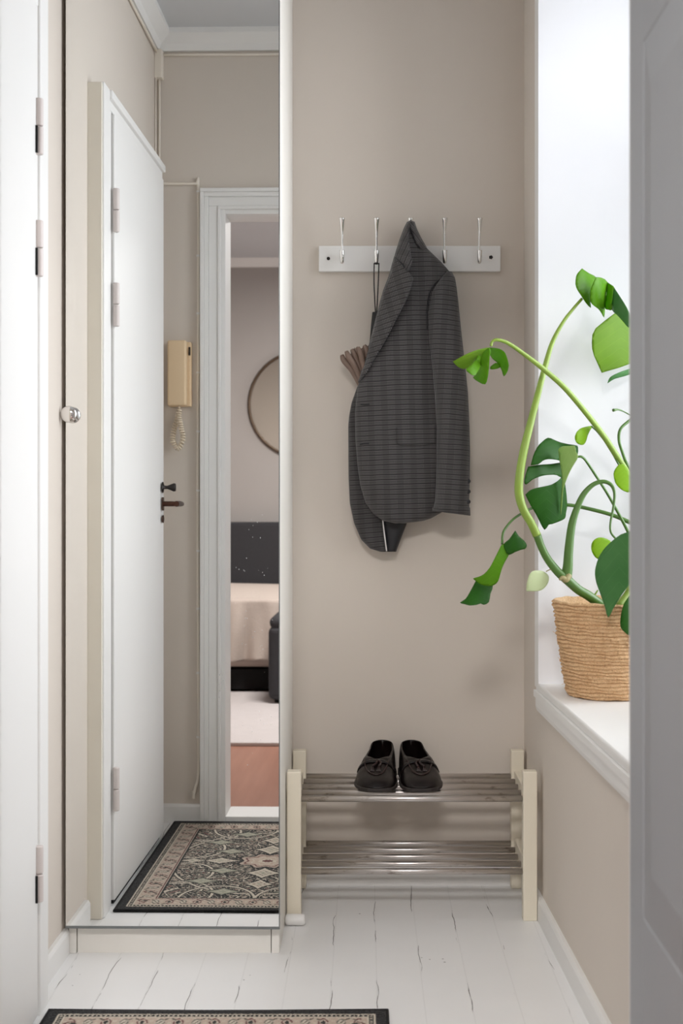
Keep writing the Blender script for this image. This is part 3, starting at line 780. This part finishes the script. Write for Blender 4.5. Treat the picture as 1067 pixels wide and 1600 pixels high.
# ------------------------------------------------------------------ potted monstera on the window sill
DP = 2.915
pc = Vector(((951-572)/1950*DP, DP, ZS))
pl = empty('potted_monstera', tuple(pc), 'leggy green monstera plant in a woven seagrass basket pot on the window sill', 'potted plant')
mb = MB(); NR_, SEG = 27, 240; hp = .223; rings = []; sub = 6
for i in range(NR_*sub+1):
    t_ = i/(NR_*sub); z = t_*hp; ph = (i % sub)/sub; rown = i//sub
    r0 = .0925 + .0335*t_**.85 - .006*math.exp(-t_*30) + .0012*math.sin(rown*2.3)
    ring = []
    for k in range(SEG):
        a = 2*PI*k/SEG
        rr = r0 + .0052*math.sin(PI*ph)**.8 + .0014*math.sin(a*52 + ph*3.4 + rown*1.9)*math.sin(PI*ph) + .0008*math.sin(a*5+rown*.7)
        zz = z + .0011*math.sin(a*7 + rown*1.3) + .0006*math.sin(a*19+rown)
        ring.append(mb.bm.verts.new(pc + Vector((rr*math.cos(a), rr*math.sin(a), max(zz, .0005)))))
    rings.append(ring)
for A, B in zip(rings, rings[1:]):
    for k in range(SEG): mb.bm.faces.new([A[k], A[(k+1) % SEG], B[(k+1) % SEG], B[k]])
mb.bm.faces.new(rings[0][::-1])
inn = [mb.bm.verts.new(v.co + (pc-v.co).normalized()*0 + Vector(((pc.x-v.co.x)*.05, (pc.y-v.co.y)*.05, -.001))) for v in rings[-1]]
low = [mb.bm.verts.new(Vector((v.co.x, v.co.y, v.co.z-.05))) for v in inn]
for k in range(SEG):
    mb.bm.faces.new([rings[-1][k], rings[-1][(k+1) % SEG], inn[(k+1) % SEG], inn[k]]); mb.bm.faces.new([inn[k], inn[(k+1) % SEG], low[(k+1) % SEG], low[k]])
def potuv(co): return (math.atan2(co.y-pc.y, co.x-pc.x)/(2*PI), (co.z-pc.z)/hp)
mb.build('basket', M['rope'], pl, smooth=True, uvf=potuv)
mb = MB(); random.seed(9)
for q in range(70):      # loose straw ends
    a = random.uniform(PI*.9, PI*1.9); zz = random.uniform(.01, hp); rr = .0935+.0335*(zz/hp)**.85+.0025
    p0 = pc + Vector((rr*math.cos(a), rr*math.sin(a), zz)); p1 = p0 + Vector((math.cos(a)*.003+random.uniform(-.01, .01), math.sin(a)*.003, random.uniform(-.008, .008)))
    mb.tube([p0, (p0+p1)/2+Vector((math.cos(a), math.sin(a), 0))*.0015, p1], .0005, 5)
mb.build('straw', M['rope'], pl, uvf=potuv)['kind'] = 'stuff'
mb = MB(); mb.lathe([(.001, .185), (.06, .188), (.114, .184), (.114, .17)], pc, 48, cap=False); mb.build('soil', M['soil'], pl, smooth=True)

def stem(name, pts, rpx, mat, parent=pl, D=DP, seg=14):
    """pts: (px, py[, dD])"""
    V = [P(q[0], q[1], D + (q[2] if len(q) > 2 else 0)) for q in pts]
    rr = [x*D/1950 for x in rpx] if isinstance(rpx, (list, tuple)) else [rpx*D/1950]*len(pts)
    mb = MB(); mb.tube(V, rr, seg); return mb.build(name, mat, parent, smooth=True)
stem('stem', [(946,950,0),(935,942,-.03),(918,930,-.05),(903,921,-.06),(885,905,-.07),(871,893,-.075),(856,874,-.08),(846,855,-.085),(839,836,-.09)], [7.5,7.5,7.5,7.2,7.5,6.6,6.0,5.8,6.2], M['stem_dark'])
stem('stem', [(839,837,-.09),(830,818,-.09),(818,797,-.09),(811,773,-.09),(811.5,745,-.09),(818,705,-.08),(829,660,-.07),(840,617,-.05),(851,575,-.03),(863,535,-.01),(880,503,0),(896,482,.01),(909,467,.02)],
     [6.6,6.2,6.4,6.6,6.4,6.3,5.6,5.0,4.4,3.6,2.8,2.5,2.3], M['stem_light'])
stem('stem', [(884,904,-.068),(887,885,-.07),(888.5,860,-.07),(893,822,-.07),(901,795,-.07),(912,772,-.07),(927,757,-.07),(943,752.5,-.07),(955,758,-.07),(960,771,-.08),(958.5,792,-.09),(953.5,818,-.1),(954.5,832,-.1),(962,842,-.1)],
     [9,7.6,6.8,6.0,5.0,4.4,3.6,3.2,2.8,2.2,1.9,1.6,1.6,1.6], M['stem_dark'])
stem('node', [(889,898,-.075),(884,905,-.08),(878,903,-.085),(874,906,-.088)], [5,5.5,3.5,1.5], M['stem_node'])
stem('stem', [(767,541,-.14),(769,534,-.14),(777,531,-.14),(795,537,-.13),(825,558,-.11),(853,580,-.09),(882,606,-.07),(912,641,-.04),(940,677,0),(963,712,.02),(982,744,.04),(1005,800,.05),(990,905,.03),(965,950,0)],
     [2.2,2.2,2.4,2.8,3.4,4.0,4.2,4.4,4.6,5.0,5.2,5.4,5.6,6], M['stem_light'])
stem('stem', [(924,666,.0),(935,677,.01),(952,700,.02),(968,728,.02),(980,742,.03)], [1.1,1.2,1.4,1.6,1.8], M['stem_dark'])
stem('stem', [(994,650,.06),(981,659,.05),(969,671,.04),(967,688,.04),(972,706,.04),(980,727,.04),(992,750,.04)], [2.6,2.4,2.4,2.4,2.4,2.6,2.8], M['stem_dark'])
stem('stem', [(902,713.5,-.05),(909,714,-.05),(916,721,-.04),(930,742,-.03),(948,770,-.01),(965,800,0),(982,833,.02),(992,860,.02)], [1.8,2,2,2.1,2.2,2.4,2.6,2.8], M['stem_dark'])
stem('stem', [(784.5,850,-.07),(785,838,-.06),(788,828,-.05),(800,813,-.03),(814,803,-.01),(829,795,.01),(850,790,.02),(887,789,.03),(920,795,.03),(957,805,.03),(990,819,.03)], [1.9,1.9,1.9,1.9,2,2,2.4,2.8,3.0,3.2,3.4], M['stem_dark'])
stem('stem', [(853,893,-.08),(860,890,-.08),(868,893,-.078)], [.8,.8,1.0], M['stem_node'])
stem('stem', [(932,948,-.02),(929,932,-.03),(934,922,-.03)], [1.8,1.6,1], M['stem_light'])
stem('stem', [(958,641,.04),(966,640,.05),(976,644,.06),(990,652,.06)], [2.5,1.4,1.0,1.0], M['stem_dark'])

def leaf(polys, fold=(0, 0, 0), D=DP, mat='leaf_mid', axis=None, name='leaf', label=None, step=3.2, sm=2):
    """polys: one or more pixel outlines of one leaf; each (outline, D offset, slope x, slope y, curve)"""
    obj = None
    for poly, d0, sx, sy, cv, mt in polys:
        pp = smoothpoly(poly, sm) if sm > 1 else poly
        cx_ = sum(p[0] for p in poly)/len(poly); cy_ = sum(p[1] for p in poly)/len(poly)
        w_ = max(p[0] for p in poly)-min(p[0] for p in poly); h_ = max(p[1] for p in poly)-min(p[1] for p in poly); x0_ = min(p[0] for p in poly); y0_ = min(p[1] for p in poly)
        f = lambda x, y: D + d0 + sx*(x-cx_)/1000. + sy*(y-cy_)/1000. + cv*((x-cx_)/max(w_, 10))**2 + .35*cv*((y-cy_)/max(h_, 10))**2
        mb = patch(pp, f, step)
        uvf = lambda co: (((co.x/co.y*1950+572)-x0_)/w_, (778-(co.z-H)/co.y*1950-y0_)/h_)
        o = mb.build(name if obj is None else 'leaf_lobe', M[mt], pl, smooth=True, solid=.0007, uvf=uvf)
        if obj is None: obj = o
        else:
            o.parent = obj
    return obj
# drooping leaf at the far left
leaf([([(707.5,565),(720,558),(733.6,551),(748,546),(763,543),(760,549),(752,556),(742,565),(734,573),(725,576.5),(715,573)], -.15, 1.0, 1.5, .03, 'leaf_light'),
      ([(749.5,548),(756,550),(754,562),(748,578),(741,587),(733,583),(728,577),(737,570),(744,561)], -.165, 1.5, -1, .03, 'leaf_mid'),
      ([(764,543),(755,550),(751,560),(749,575),(744,585),(739,590),(748,597),(758,600.5),(762,590),(764,575),(765,558),(767,548)], -.155, -1, .6, .04, 'leaf_mid'),
      ([(764,543),(772,543.5),(780,545),(787,549),(791,556),(795,571),(792,582),(787,588),(784,579),(780,571),(775,565),(769,560),(765,552)], -.14, -2, 1.2, .04, 'leaf_mid'),
      ([(766,573),(774,567),(783,570),(780,575),(772,577),(766,577)], -.13, 0, 0, .01, 'leaf_mid')])
# top leaf folded over its petiole
leaf([([(909,419.5),(903,426),(900,432),(899,444),(902,453),(907,460.5),(915,473),(923,481),(922,470),(923,460),(926,447),(932,434),(921,427.5)], .02, 2.0, -.5, .05, 'leaf_mid'),
      ([(931,433),(925,446),(922,457),(922,471),(928,478),(935,483),(940,490),(943.6,496),(945,485),(946,475),(949,458),(949,441),(940,434)], .0, 2.5, .8, .06, 'leaf_mid'),
      ([(947,440),(955,445),(960,450),(959,466),(956,484),(951,484),(946,483),(945.5,474),(948,458)], .02, -2, 0, .03, 'leaf_mid'),
      ([(959,449),(969,464),(980,482),(985,495),(985,504),(982,512),(974,503),(965,493),(955,483),(957,468)], -.01, -1.5, 1, .05, 'leaf_blue')])
leaf([([(961,489),(945,501),(930.5,513),(925.5,523),(924.5,535),(925,545),(928,556),(933,567),(940,582.5),(952,579),(966,575),(984,568.5),(1010,560),(1015,530),(1005,505),(981,510),(970,498)], .05, 1.2, .6, .04, 'leaf_light')], sm=1)
leaf([([(949,599),(951,593),(955,588),(967,582),(981,577),(1005,570),(1008,578),(990,583),(975,588),(960,592)], .03, 1, 1, .02, 'leaf_blue')])
# split dark leaf
leaf([([(829,727),(833,712),(839,699),(847,690),(856,684),(865,687),(875,691),(888,694),(899,695.6),(903,699),(902,712),(895,724),(878,724),(875,720),(866,718),(856,717.5),(848,720),(841,725.6)], -.04, 1.0, -.6, .05, 'leaf_dark'),
      ([(825,729),(821,742),(819,754),(822.5,757),(831,750),(841,745.5),(850,743),(860,742),(870,742.5),(884,748),(886,724),(860,725),(840,726.5)], -.045, 1.2, -.3, .04, 'leaf_dark'),
      ([(820.6,773),(828,766),(837.5,762.5),(850,760),(862,757),(872,751),(880,745),(884,765),(885.5,780),(886,791),(884,802),(882.5,810),(873,815),(862,819),(857,820),(850.6,828),(843,815),(837.5,804),(829,790)], -.05, 1.0, .4, .05, 'leaf_dark'),
      ([(872,703),(875,699),(881,697),(889,697),(898,696.5),(900,706),(903.5,713),(899,722),(894,730),(888,742),(883,755),(880,766),(879,778),(877.5,795),(876,805),(875.5,795),(876.5,780),(877.5,762),(878,745),(876,730),(873.5,716)], -.065, -1.5, .3, .03, 'leaf_pale')])
leaf([([(901,675),(906,670),(912.5,667.5),(919,666),(926,665.5),(922,672),(918,680.6),(916,688),(912,694.5),(906,695),(900,691),(898,683)], -.01, 2, .5, .02, 'leaf_yellow')])
leaf([([(967,725.6),(961,733),(958.5,741),(961,754),(967,762),(975,767.5),(984,769),(992,760),(990,748),(982,736),(975,725.6)], .0, 1, .5, .02, 'leaf_yellow')])
# lower left rolled leaf
leaf([([(783,852),(789,849),(801.5,850),(801,857),(795,867),(789,877.6),(785,886),(782,895),(779,906),(775,912),(768,915.5),(760,915.5),(752,913.5),(745,909),(739,904),(747,901.5),(756,897),(765,887),(771,876),(777,864)], -.08, .8, .4, .06, 'leaf_mid'),
      ([(805,829),(800,836),(795,843),(787,850),(789,860),(795,867),(804,863),(814,859),(820.5,857.5),(823,852),(819,845),(811,838)], -.065, 1.0, .3, .03, 'leaf_dark'),
      ([(743,908),(754,913),(770,914.5),(766,928),(763.7,941),(756,945),(751,943),(745,945),(734,946),(726,944),(718.5,941.6),(727,936),(734,925)], -.065, .5, -1.2, .04, 'leaf_dark')])
leaf([([(822,923.6),(822.5,915),(824,907),(827,898),(832,892.5),(839,891.5),(847,892),(854,896),(857.5,902),(856,911),(850,919),(843,923),(832,924)], -.085, 1, .6, .02, 'leaf_white')])
leaf([([(985,830),(970,835),(959,843),(950,851),(942,860),(935,872),(930.6,886),(929.5,897),(931.5,910),(935,920),(939,931),(945,948),(950,965),(957,953),(964,941),(973,927),(985,911),(1000,890),(1005,855)], -.20, -1.2, .3, .05, 'leaf_blue')])
leaf([([(937,875),(930,871),(925,863),(923.5,854),(926,846),(932,841),(939,839.5),(948,842),(955,848),(948,858),(942,866)], -.05, 1, .5, .02, 'leaf_yellow')])
leaf([([(984,930),(975,943),(971,956),(969,970),(970,981),(976,988),(985,993),(997,980),(1000,945)], -.20, 1, .5, .02, 'leaf_dark')])

# ------------------------------------------------------------------ patterned rug (pile surface, colours woven in)
RX = (-.646, .043); RY = (1.684, 2.546)
rcx, rcy = sum(RX)/2, sum(RY)/2; hw_, hl_ = (RX[1]-RX[0])/2, (RY[1]-RY[0])/2
nx, ny = 360, 450
xs = np.linspace(-hw_, hw_, nx); ys = np.linspace(-hl_, hl_, ny); Xg, Yg = np.meshgrid(xs, ys)
ax_, ay_ = np.abs(Xg), np.abs(Yg); ed = np.minimum(hw_-ax_, hl_-ay_)
rng = np.random.default_rng(3)
c_black = np.array(srgb(26, 25, 26)[:3]); c_dark = np.array(srgb(34, 33, 32)[:3]); c_beige = np.array(srgb(196, 186, 170)[:3])
c_pink = np.array(srgb(182, 164, 150)[:3]); c_wine = np.array(srgb(104, 66, 64)[:3]); c_sage = np.array(srgb(150, 150, 134)[:3]); c_grey = np.array(srgb(112, 108, 100)[:3])
col = np.zeros((ny, nx, 3)) + c_dark
def put(mask, c, a=1.0): col[mask] = col[mask]*(1-a) + c*a
# field: scrolling vines and rosettes
wx = ax_ + .012*np.sin(ay_*48) ; wy = ay_ + .012*np.sin(ax_*52)
f1 = np.sin(wx*95 + 2.2*np.sin(wy*60))*np.cos(wy*88 + 2.0*np.sin(wx*66))
f2 = np.sin(wx*150 + 3*np.cos(wy*70)) + np.cos(wy*140 + 2.5*np.sin(wx*90))
put(np.abs(f1) < .085, c_beige)
put(f1 > .74, c_sage); put(f1 > .85, c_wine); put(f1 < -.78, c_grey); put(f1 < -.86, c_pink)
put((np.abs(f2) < .06) & (np.abs(f1) > .25), c_beige, .8)
put((np.abs(f2) > 1.80) & (np.abs(f1) > .2), c_pink, .8)
# big curls
for (cx0, cy0, rr) in ((.0, .0, .27), (.205, .30, .09), (.10, .345, .10), (.225, .12, .085)):
    dd = np.hypot((ax_-cx0), (ay_-cy0)*.9); put(np.abs(dd-rr) < .0035, c_beige); put((np.abs(dd-rr) < .007) & (np.abs(dd-rr) >= .0035), c_black)
def diamond(cx0, cy0, a, b, c, c2, p=.75):
    q = (np.abs(ax_-cx0)/a)**p + (np.abs(ay_-cy0)/b)**p
    put(q < 1.18, c_black); put(q < 1, c); put((q < .62) & (q > .52), c2); put(q < .3, c_sage)
diamond(.0, .115, .052, .050, c_beige, c_grey); diamond(.0, .215, .040, .042, c_beige, c_wine)
diamond(.135, .0, .060, .030, c_beige, c_grey); diamond(.215, .0, .04, .022, c_beige, c_grey)
diamond(.115, .095, .05, .03, c_sage, c_beige); diamond(.16, .19, .05, .028, c_sage, c_beige); diamond(.09, .28, .05, .03, c_sage, c_beige)
# centre medallion
q = np.hypot(Xg/.075, Yg/.06); th = np.arctan2(Yg, Xg); q = q*(1+.12*np.cos(th*8))
put(q < 1.12, c_black); put(q < 1, c_pink); put((q < .86) & (q > .78), c_wine); put((q < .6) & (q > .54), c_beige); put(q < .35, c_beige); put(q < .2, c_wine)
# borders
def band(a, b, c): put((ed >= a) & (ed < b), c)
band(0, .024, c_black); band(.024, .0275, c_beige); band(.0275, .038, c_dark); band(.038, .0405, c_beige)
band(.0405, .088, c_pink); band(.088, .091, c_wine); band(.091, .094, c_beige); band(.094, .098, c_black)
along = np.where(hw_-ax_ < hl_-ay_, Yg, Xg)
bt = (ed-.064)/.020; ph = (along/.036); k = np.floor(ph+.5); loc = (ph-k)*2
inb = (ed >= .0405) & (ed < .088)
qq = (np.abs(loc)/.62)**1.6 + np.abs(bt)**1.6
put(inb & (qq < 1.0) & (k % 2 == 0), c_wine); put(inb & (qq < .55) & (k % 2 == 0), c_pink); put(inb & (qq < .25) & (k % 2 == 0), c_dark)
put(inb & (qq < .8) & (k % 2 == 1), c_grey); put(inb & (qq < .4) & (k % 2 == 1), c_beige)
put(inb & (np.abs(bt*.55-np.sin(ph*PI)*.5) < .09), c_dark, .8)
gb = (ed >= .0275) & (ed < .038); put(gb & (np.abs((along*110) % 1-.5) < .2) & (np.abs(ed-.0328) < .003), c_beige)
put((ed >= .0405) & (ed < .088) & (np.sin(along*260)*np.sin(ed*300) > .55), c_beige, .7)
col *= (1 + .16*(rng.random((ny, nx, 1))-.5)) * 1.0
me = bpy.data.meshes.new('patterned_rug')
zz = .0065 + .0012*rng.random((ny, nx)); edge = np.minimum(1, np.maximum(ed, 0)/.004); zz = zz*(.25+.75*edge)
jx = Xg + (rng.random((ny, nx))-.5)*.001 + np.where(ay_ > hl_-.002, 0, 0); jy = Yg + (rng.random((ny, nx))-.5)*.001
vt = np.stack([jx, jy, zz], -1).reshape(-1, 3)
i0 = (np.arange(ny-1)[:, None]*nx + np.arange(nx-1)[None, :]).ravel()
faces = np.stack([i0, i0+1, i0+nx+1, i0+nx], -1)
me.from_pydata(vt.tolist(), [], faces.tolist()); me.update()
ca = me.color_attributes.new('weave', 'FLOAT_COLOR', 'POINT')
ca.data.foreach_set('color', np.concatenate([col.reshape(-1, 3), np.ones((nx*ny, 1))], 1).astype(np.float32).ravel())
t = NT('woven_wool'); at = t.n('ShaderNodeVertexColor'); at.layer_name = 'weave'; t.base(at.outputs[0]); t.rough(.95); t.b.inputs['Sheen Weight'].default_value = .1
t.bump(t.noise(t.coord(), 500, 2), .5, .0015); me.materials.append(t.m)
rug = bpy.data.objects.new('patterned_rug', me); link(rug); rug.location = (rcx, rcy, 0)
props(rug, 'dark patterned oriental rug with black edge and pinkish floral border on the white floor', 'rug')
fz = MB()
rw_ = random.Random(2)
fz.tube([(-hw_, -hl_, .004), (hw_, -hl_, .004), (hw_, hl_, .004), (-hw_, hl_, .004), (-hw_, -hl_, .004)], .0042, 8, False)
o = fz.build('bound_edge', M['black_fur'], rug)

# ------------------------------------------------------------------ things on the doorway wall (seen in the mirror)
def FX(px): return (px-587.)/481.
def FZ(py, s_=481.): return H-(py-778)/s_
ip = empty('intercom_phone', (FX(284), YF, FZ(586)), 'beige wall intercom handset with coiled cord beside the doorway, seen in the mirror', 'intercom')
MB().box(FX(266), FX(301), YF, YF+.026, FZ(636), FZ(536)).build('base_plate', M['beige_plastic'], ip, bevel=.003)
MB().box(FX(267), FX(296), YF+.026, YF+.060, FZ(635.5), FZ(535)).build('handset', M['beige_plastic'], ip, bevel=.006, bseg=3)
MB().box(FX(297.5), FX(300.5), YF+.024, YF+.028, FZ(557), FZ(544)).build('switch', M['blackiron'], ip)
path = [Vector((FX(284), YF+.035, FZ(635))), Vector((FX(283), YF+.034, FZ(652))), Vector((FX(286), YF+.032, FZ(668))), Vector((FX(289), YF+.030, FZ(685))), Vector((FX(282), YF+.028, FZ(701))), Vector((FX(273), YF+.022, FZ(690))), Vector((FX(274), YF+.016, FZ(672))), Vector((FX(279), YF+.012, FZ(655))), Vector((FX(281), YF+.010, FZ(637)))]
pp, _ = catmull(path, [0]*len(path), 40)
mb = MB(); cp = []
for i, p in enumerate(pp):
    d = (pp[min(i+1, len(pp)-1)]-pp[max(i-1, 0)]).normalized(); e1 = d.cross(Vector((0, 1, 0))).normalized(); e2 = d.cross(e1)
    amp = .0065 if 14 < i < len(pp)-30 else .001
    a = i*2*PI/9.
    cp.append(p + e1*amp*math.cos(a) + e2*amp*math.sin(a))
mb.tube(cp, .0030, 6, False); mb.build('coiled_cord', M['cord_plastic'], ip, smooth=True)

cb = empty('wall_cable', (FX(312), YF, 1.2), 'thin pale cable run from the corner down beside the doorway casing', 'cable')
mb = MB(); mb.tube([(-.708, YF+.005, FZ(288)), (FX(300), YF+.005, FZ(288)), (FX(308.5), YF+.006, FZ(289)), (FX(311), YF+.006, FZ(296)), (FX(311), YF+.006, FZ(500)), (FX(310), YF+.006, FZ(800)), (FX(311.5), YF+.006, FZ(1100)), (FX(311), YF+.006, FZ(1205)), (FX(307), YF+.010, FZ(1228)), (FX(304), YF+.012, FZ(1240))], .0048, 8)
mb.build('cable_run', M['cable'], cb, smooth=True)
for yy in (300, 400, 490, 582, 674, 766, 860, 950, 1050, 1150):
    MB().box(FX(308.5), FX(313), YF, YF+.011, FZ(yy+2), FZ(yy-1)).build('cable_clip', M['hinge'], cb)
MB().lathe([(.0048, 0), (.0048, .022), (.003, .024)], (FX(304), YF+.012, FZ(1246)), 10).build('cable_end', M['cable'], cb)
jb = empty('junction_box', (-.70, YF, 2.46), 'small pale junction box in the corner below the ceiling with pipes', 'junction box')
MB().box(-.7115, -.687, YF, YF+.035, 2.405, 2.497).build('box', M['cable'], jb, bevel=.002)
mb = MB(); mb.tube([(-.700, YF+.008, 2.406), (-.700, YF+.008, 2.20), (-.702, YF+.008, 1.95)], .0040, 8); mb.tube([(-.708, YF+.03, 2.406), (-.708, YF+.03, 1.95)], .0035, 8, False)
mb.tube([(-.690, YF+.006, 2.487), (-.3, YF+.006, 2.486), (.4, YF+.006, 2.488)], .0045, 8)
mb.tube([(-.703, YF+.03, 2.487), (XL(2.2)+.006, 2.2, 2.488), (XL(2.84)+.006, 2.84, 2.486)], .0040, 8)
mb.build('pipe', M['cable'], jb, smooth=True)

# ------------------------------------------------------------------ living room furniture (seen in the mirror through the doorway)
def LX(px, Dv): return (px-572-50*(Dv-2.855)/Dv)*Dv/1950
so = empty('bed', (-.7, -1.35, 0), 'bed with a dark grey upholstered headboard against the rear wall, seen in the mirror', 'bed')
MB().box(-1.75, .1, YR+.02, YR+.12, .02, .905).build('headboard', M['sofa'], so, bevel=.02, bseg=3)
MB().box(-1.72, .08, YR+.12, -1.04, .13, .47).build('mattress', M['blanket'], so, bevel=.05, bseg=4)
MB().box(-1.70, .05, YR+.14, -1.06, .012, .12).build('base', M['black_fur'], so)
ot = empty('ottoman', (-.28, -.80, .012), 'dark charcoal fabric ottoman on the white rug before the bed, seen in the mirror', 'ottoman')
MB().box(-.58, .02, -.93, -.58, .03, .40).build('seat', M['sofa'], ot, bevel=.03, bseg=4)
MB().box(-.575, .015, -.925, -.585, .385, .45).build('cushion', M['sofa'], ot, bevel=.03, bseg=4)
for x in (-.55, -.04):
    for y in (-.91, -.65): MB().box(x, x+.03, y, y+.03, .012, .035).build('foot', M['black_fur'], ot)
mb = MB(); nxx, nyy = 110, 60; V = []
for j in range(nyy+1):
    row = []
    for i in range(nxx+1):
        x = -1.73 + 1.83*i/nxx; t_ = j/nyy
        if t_ < .55: y = -1.73 + .74*(t_/.55); z = .50 + .055*math.sin(PI*min(1, t_/.55+.1))**.8*(1-.4*abs(x+.95))
        else: q = (t_-.55)/.45; y = -.985 + (.028*math.sin(x*30+q*2) + .012*math.sin(x*61))*q**.7; z = .50*(1-q)+.175*q + .006*math.sin(x*17)*q
        row.append(mb.bm.verts.new((x, y, z)))
    V.append(row)
for j in range(nyy):
    for i in range(nxx): mb.bm.faces.new([V[j][i], V[j][i+1], V[j+1][i+1], V[j+1][i]])
o = mb.build('bedspread', M['blanket'], smooth=True, solid=.012)
props(o, 'cream bedspread hanging in folds over the bed, seen in the mirror', 'bedspread')
o = MB().box(-1.6, .9, -.98, .41, -.004, .012).build('pile_rug', M['white_rug'], bevel=.004)
props(o, 'plain off-white rug on the reddish wood floor in front of the bed', 'rug')
rm = empty('round_mirror', (-.51, YR, 1.618), 'round wall mirror with thin dark frame above the headboard, seen in the mirror', 'mirror')
mb = MB(); mb.tube([(-.51+.318*math.cos(2*PI*k/48), YR+.014, 1.618+.318*math.sin(2*PI*k/48)) for k in range(49)], .009, 10, False); mb.build('frame', M['metal_frame'], rm, smooth=True)
MB().lathe([(.316, .002), (.316, .008)], (-.51, YR, 1.618), 64, 'y').build('mirror_glass', M['mirror2'], rm)
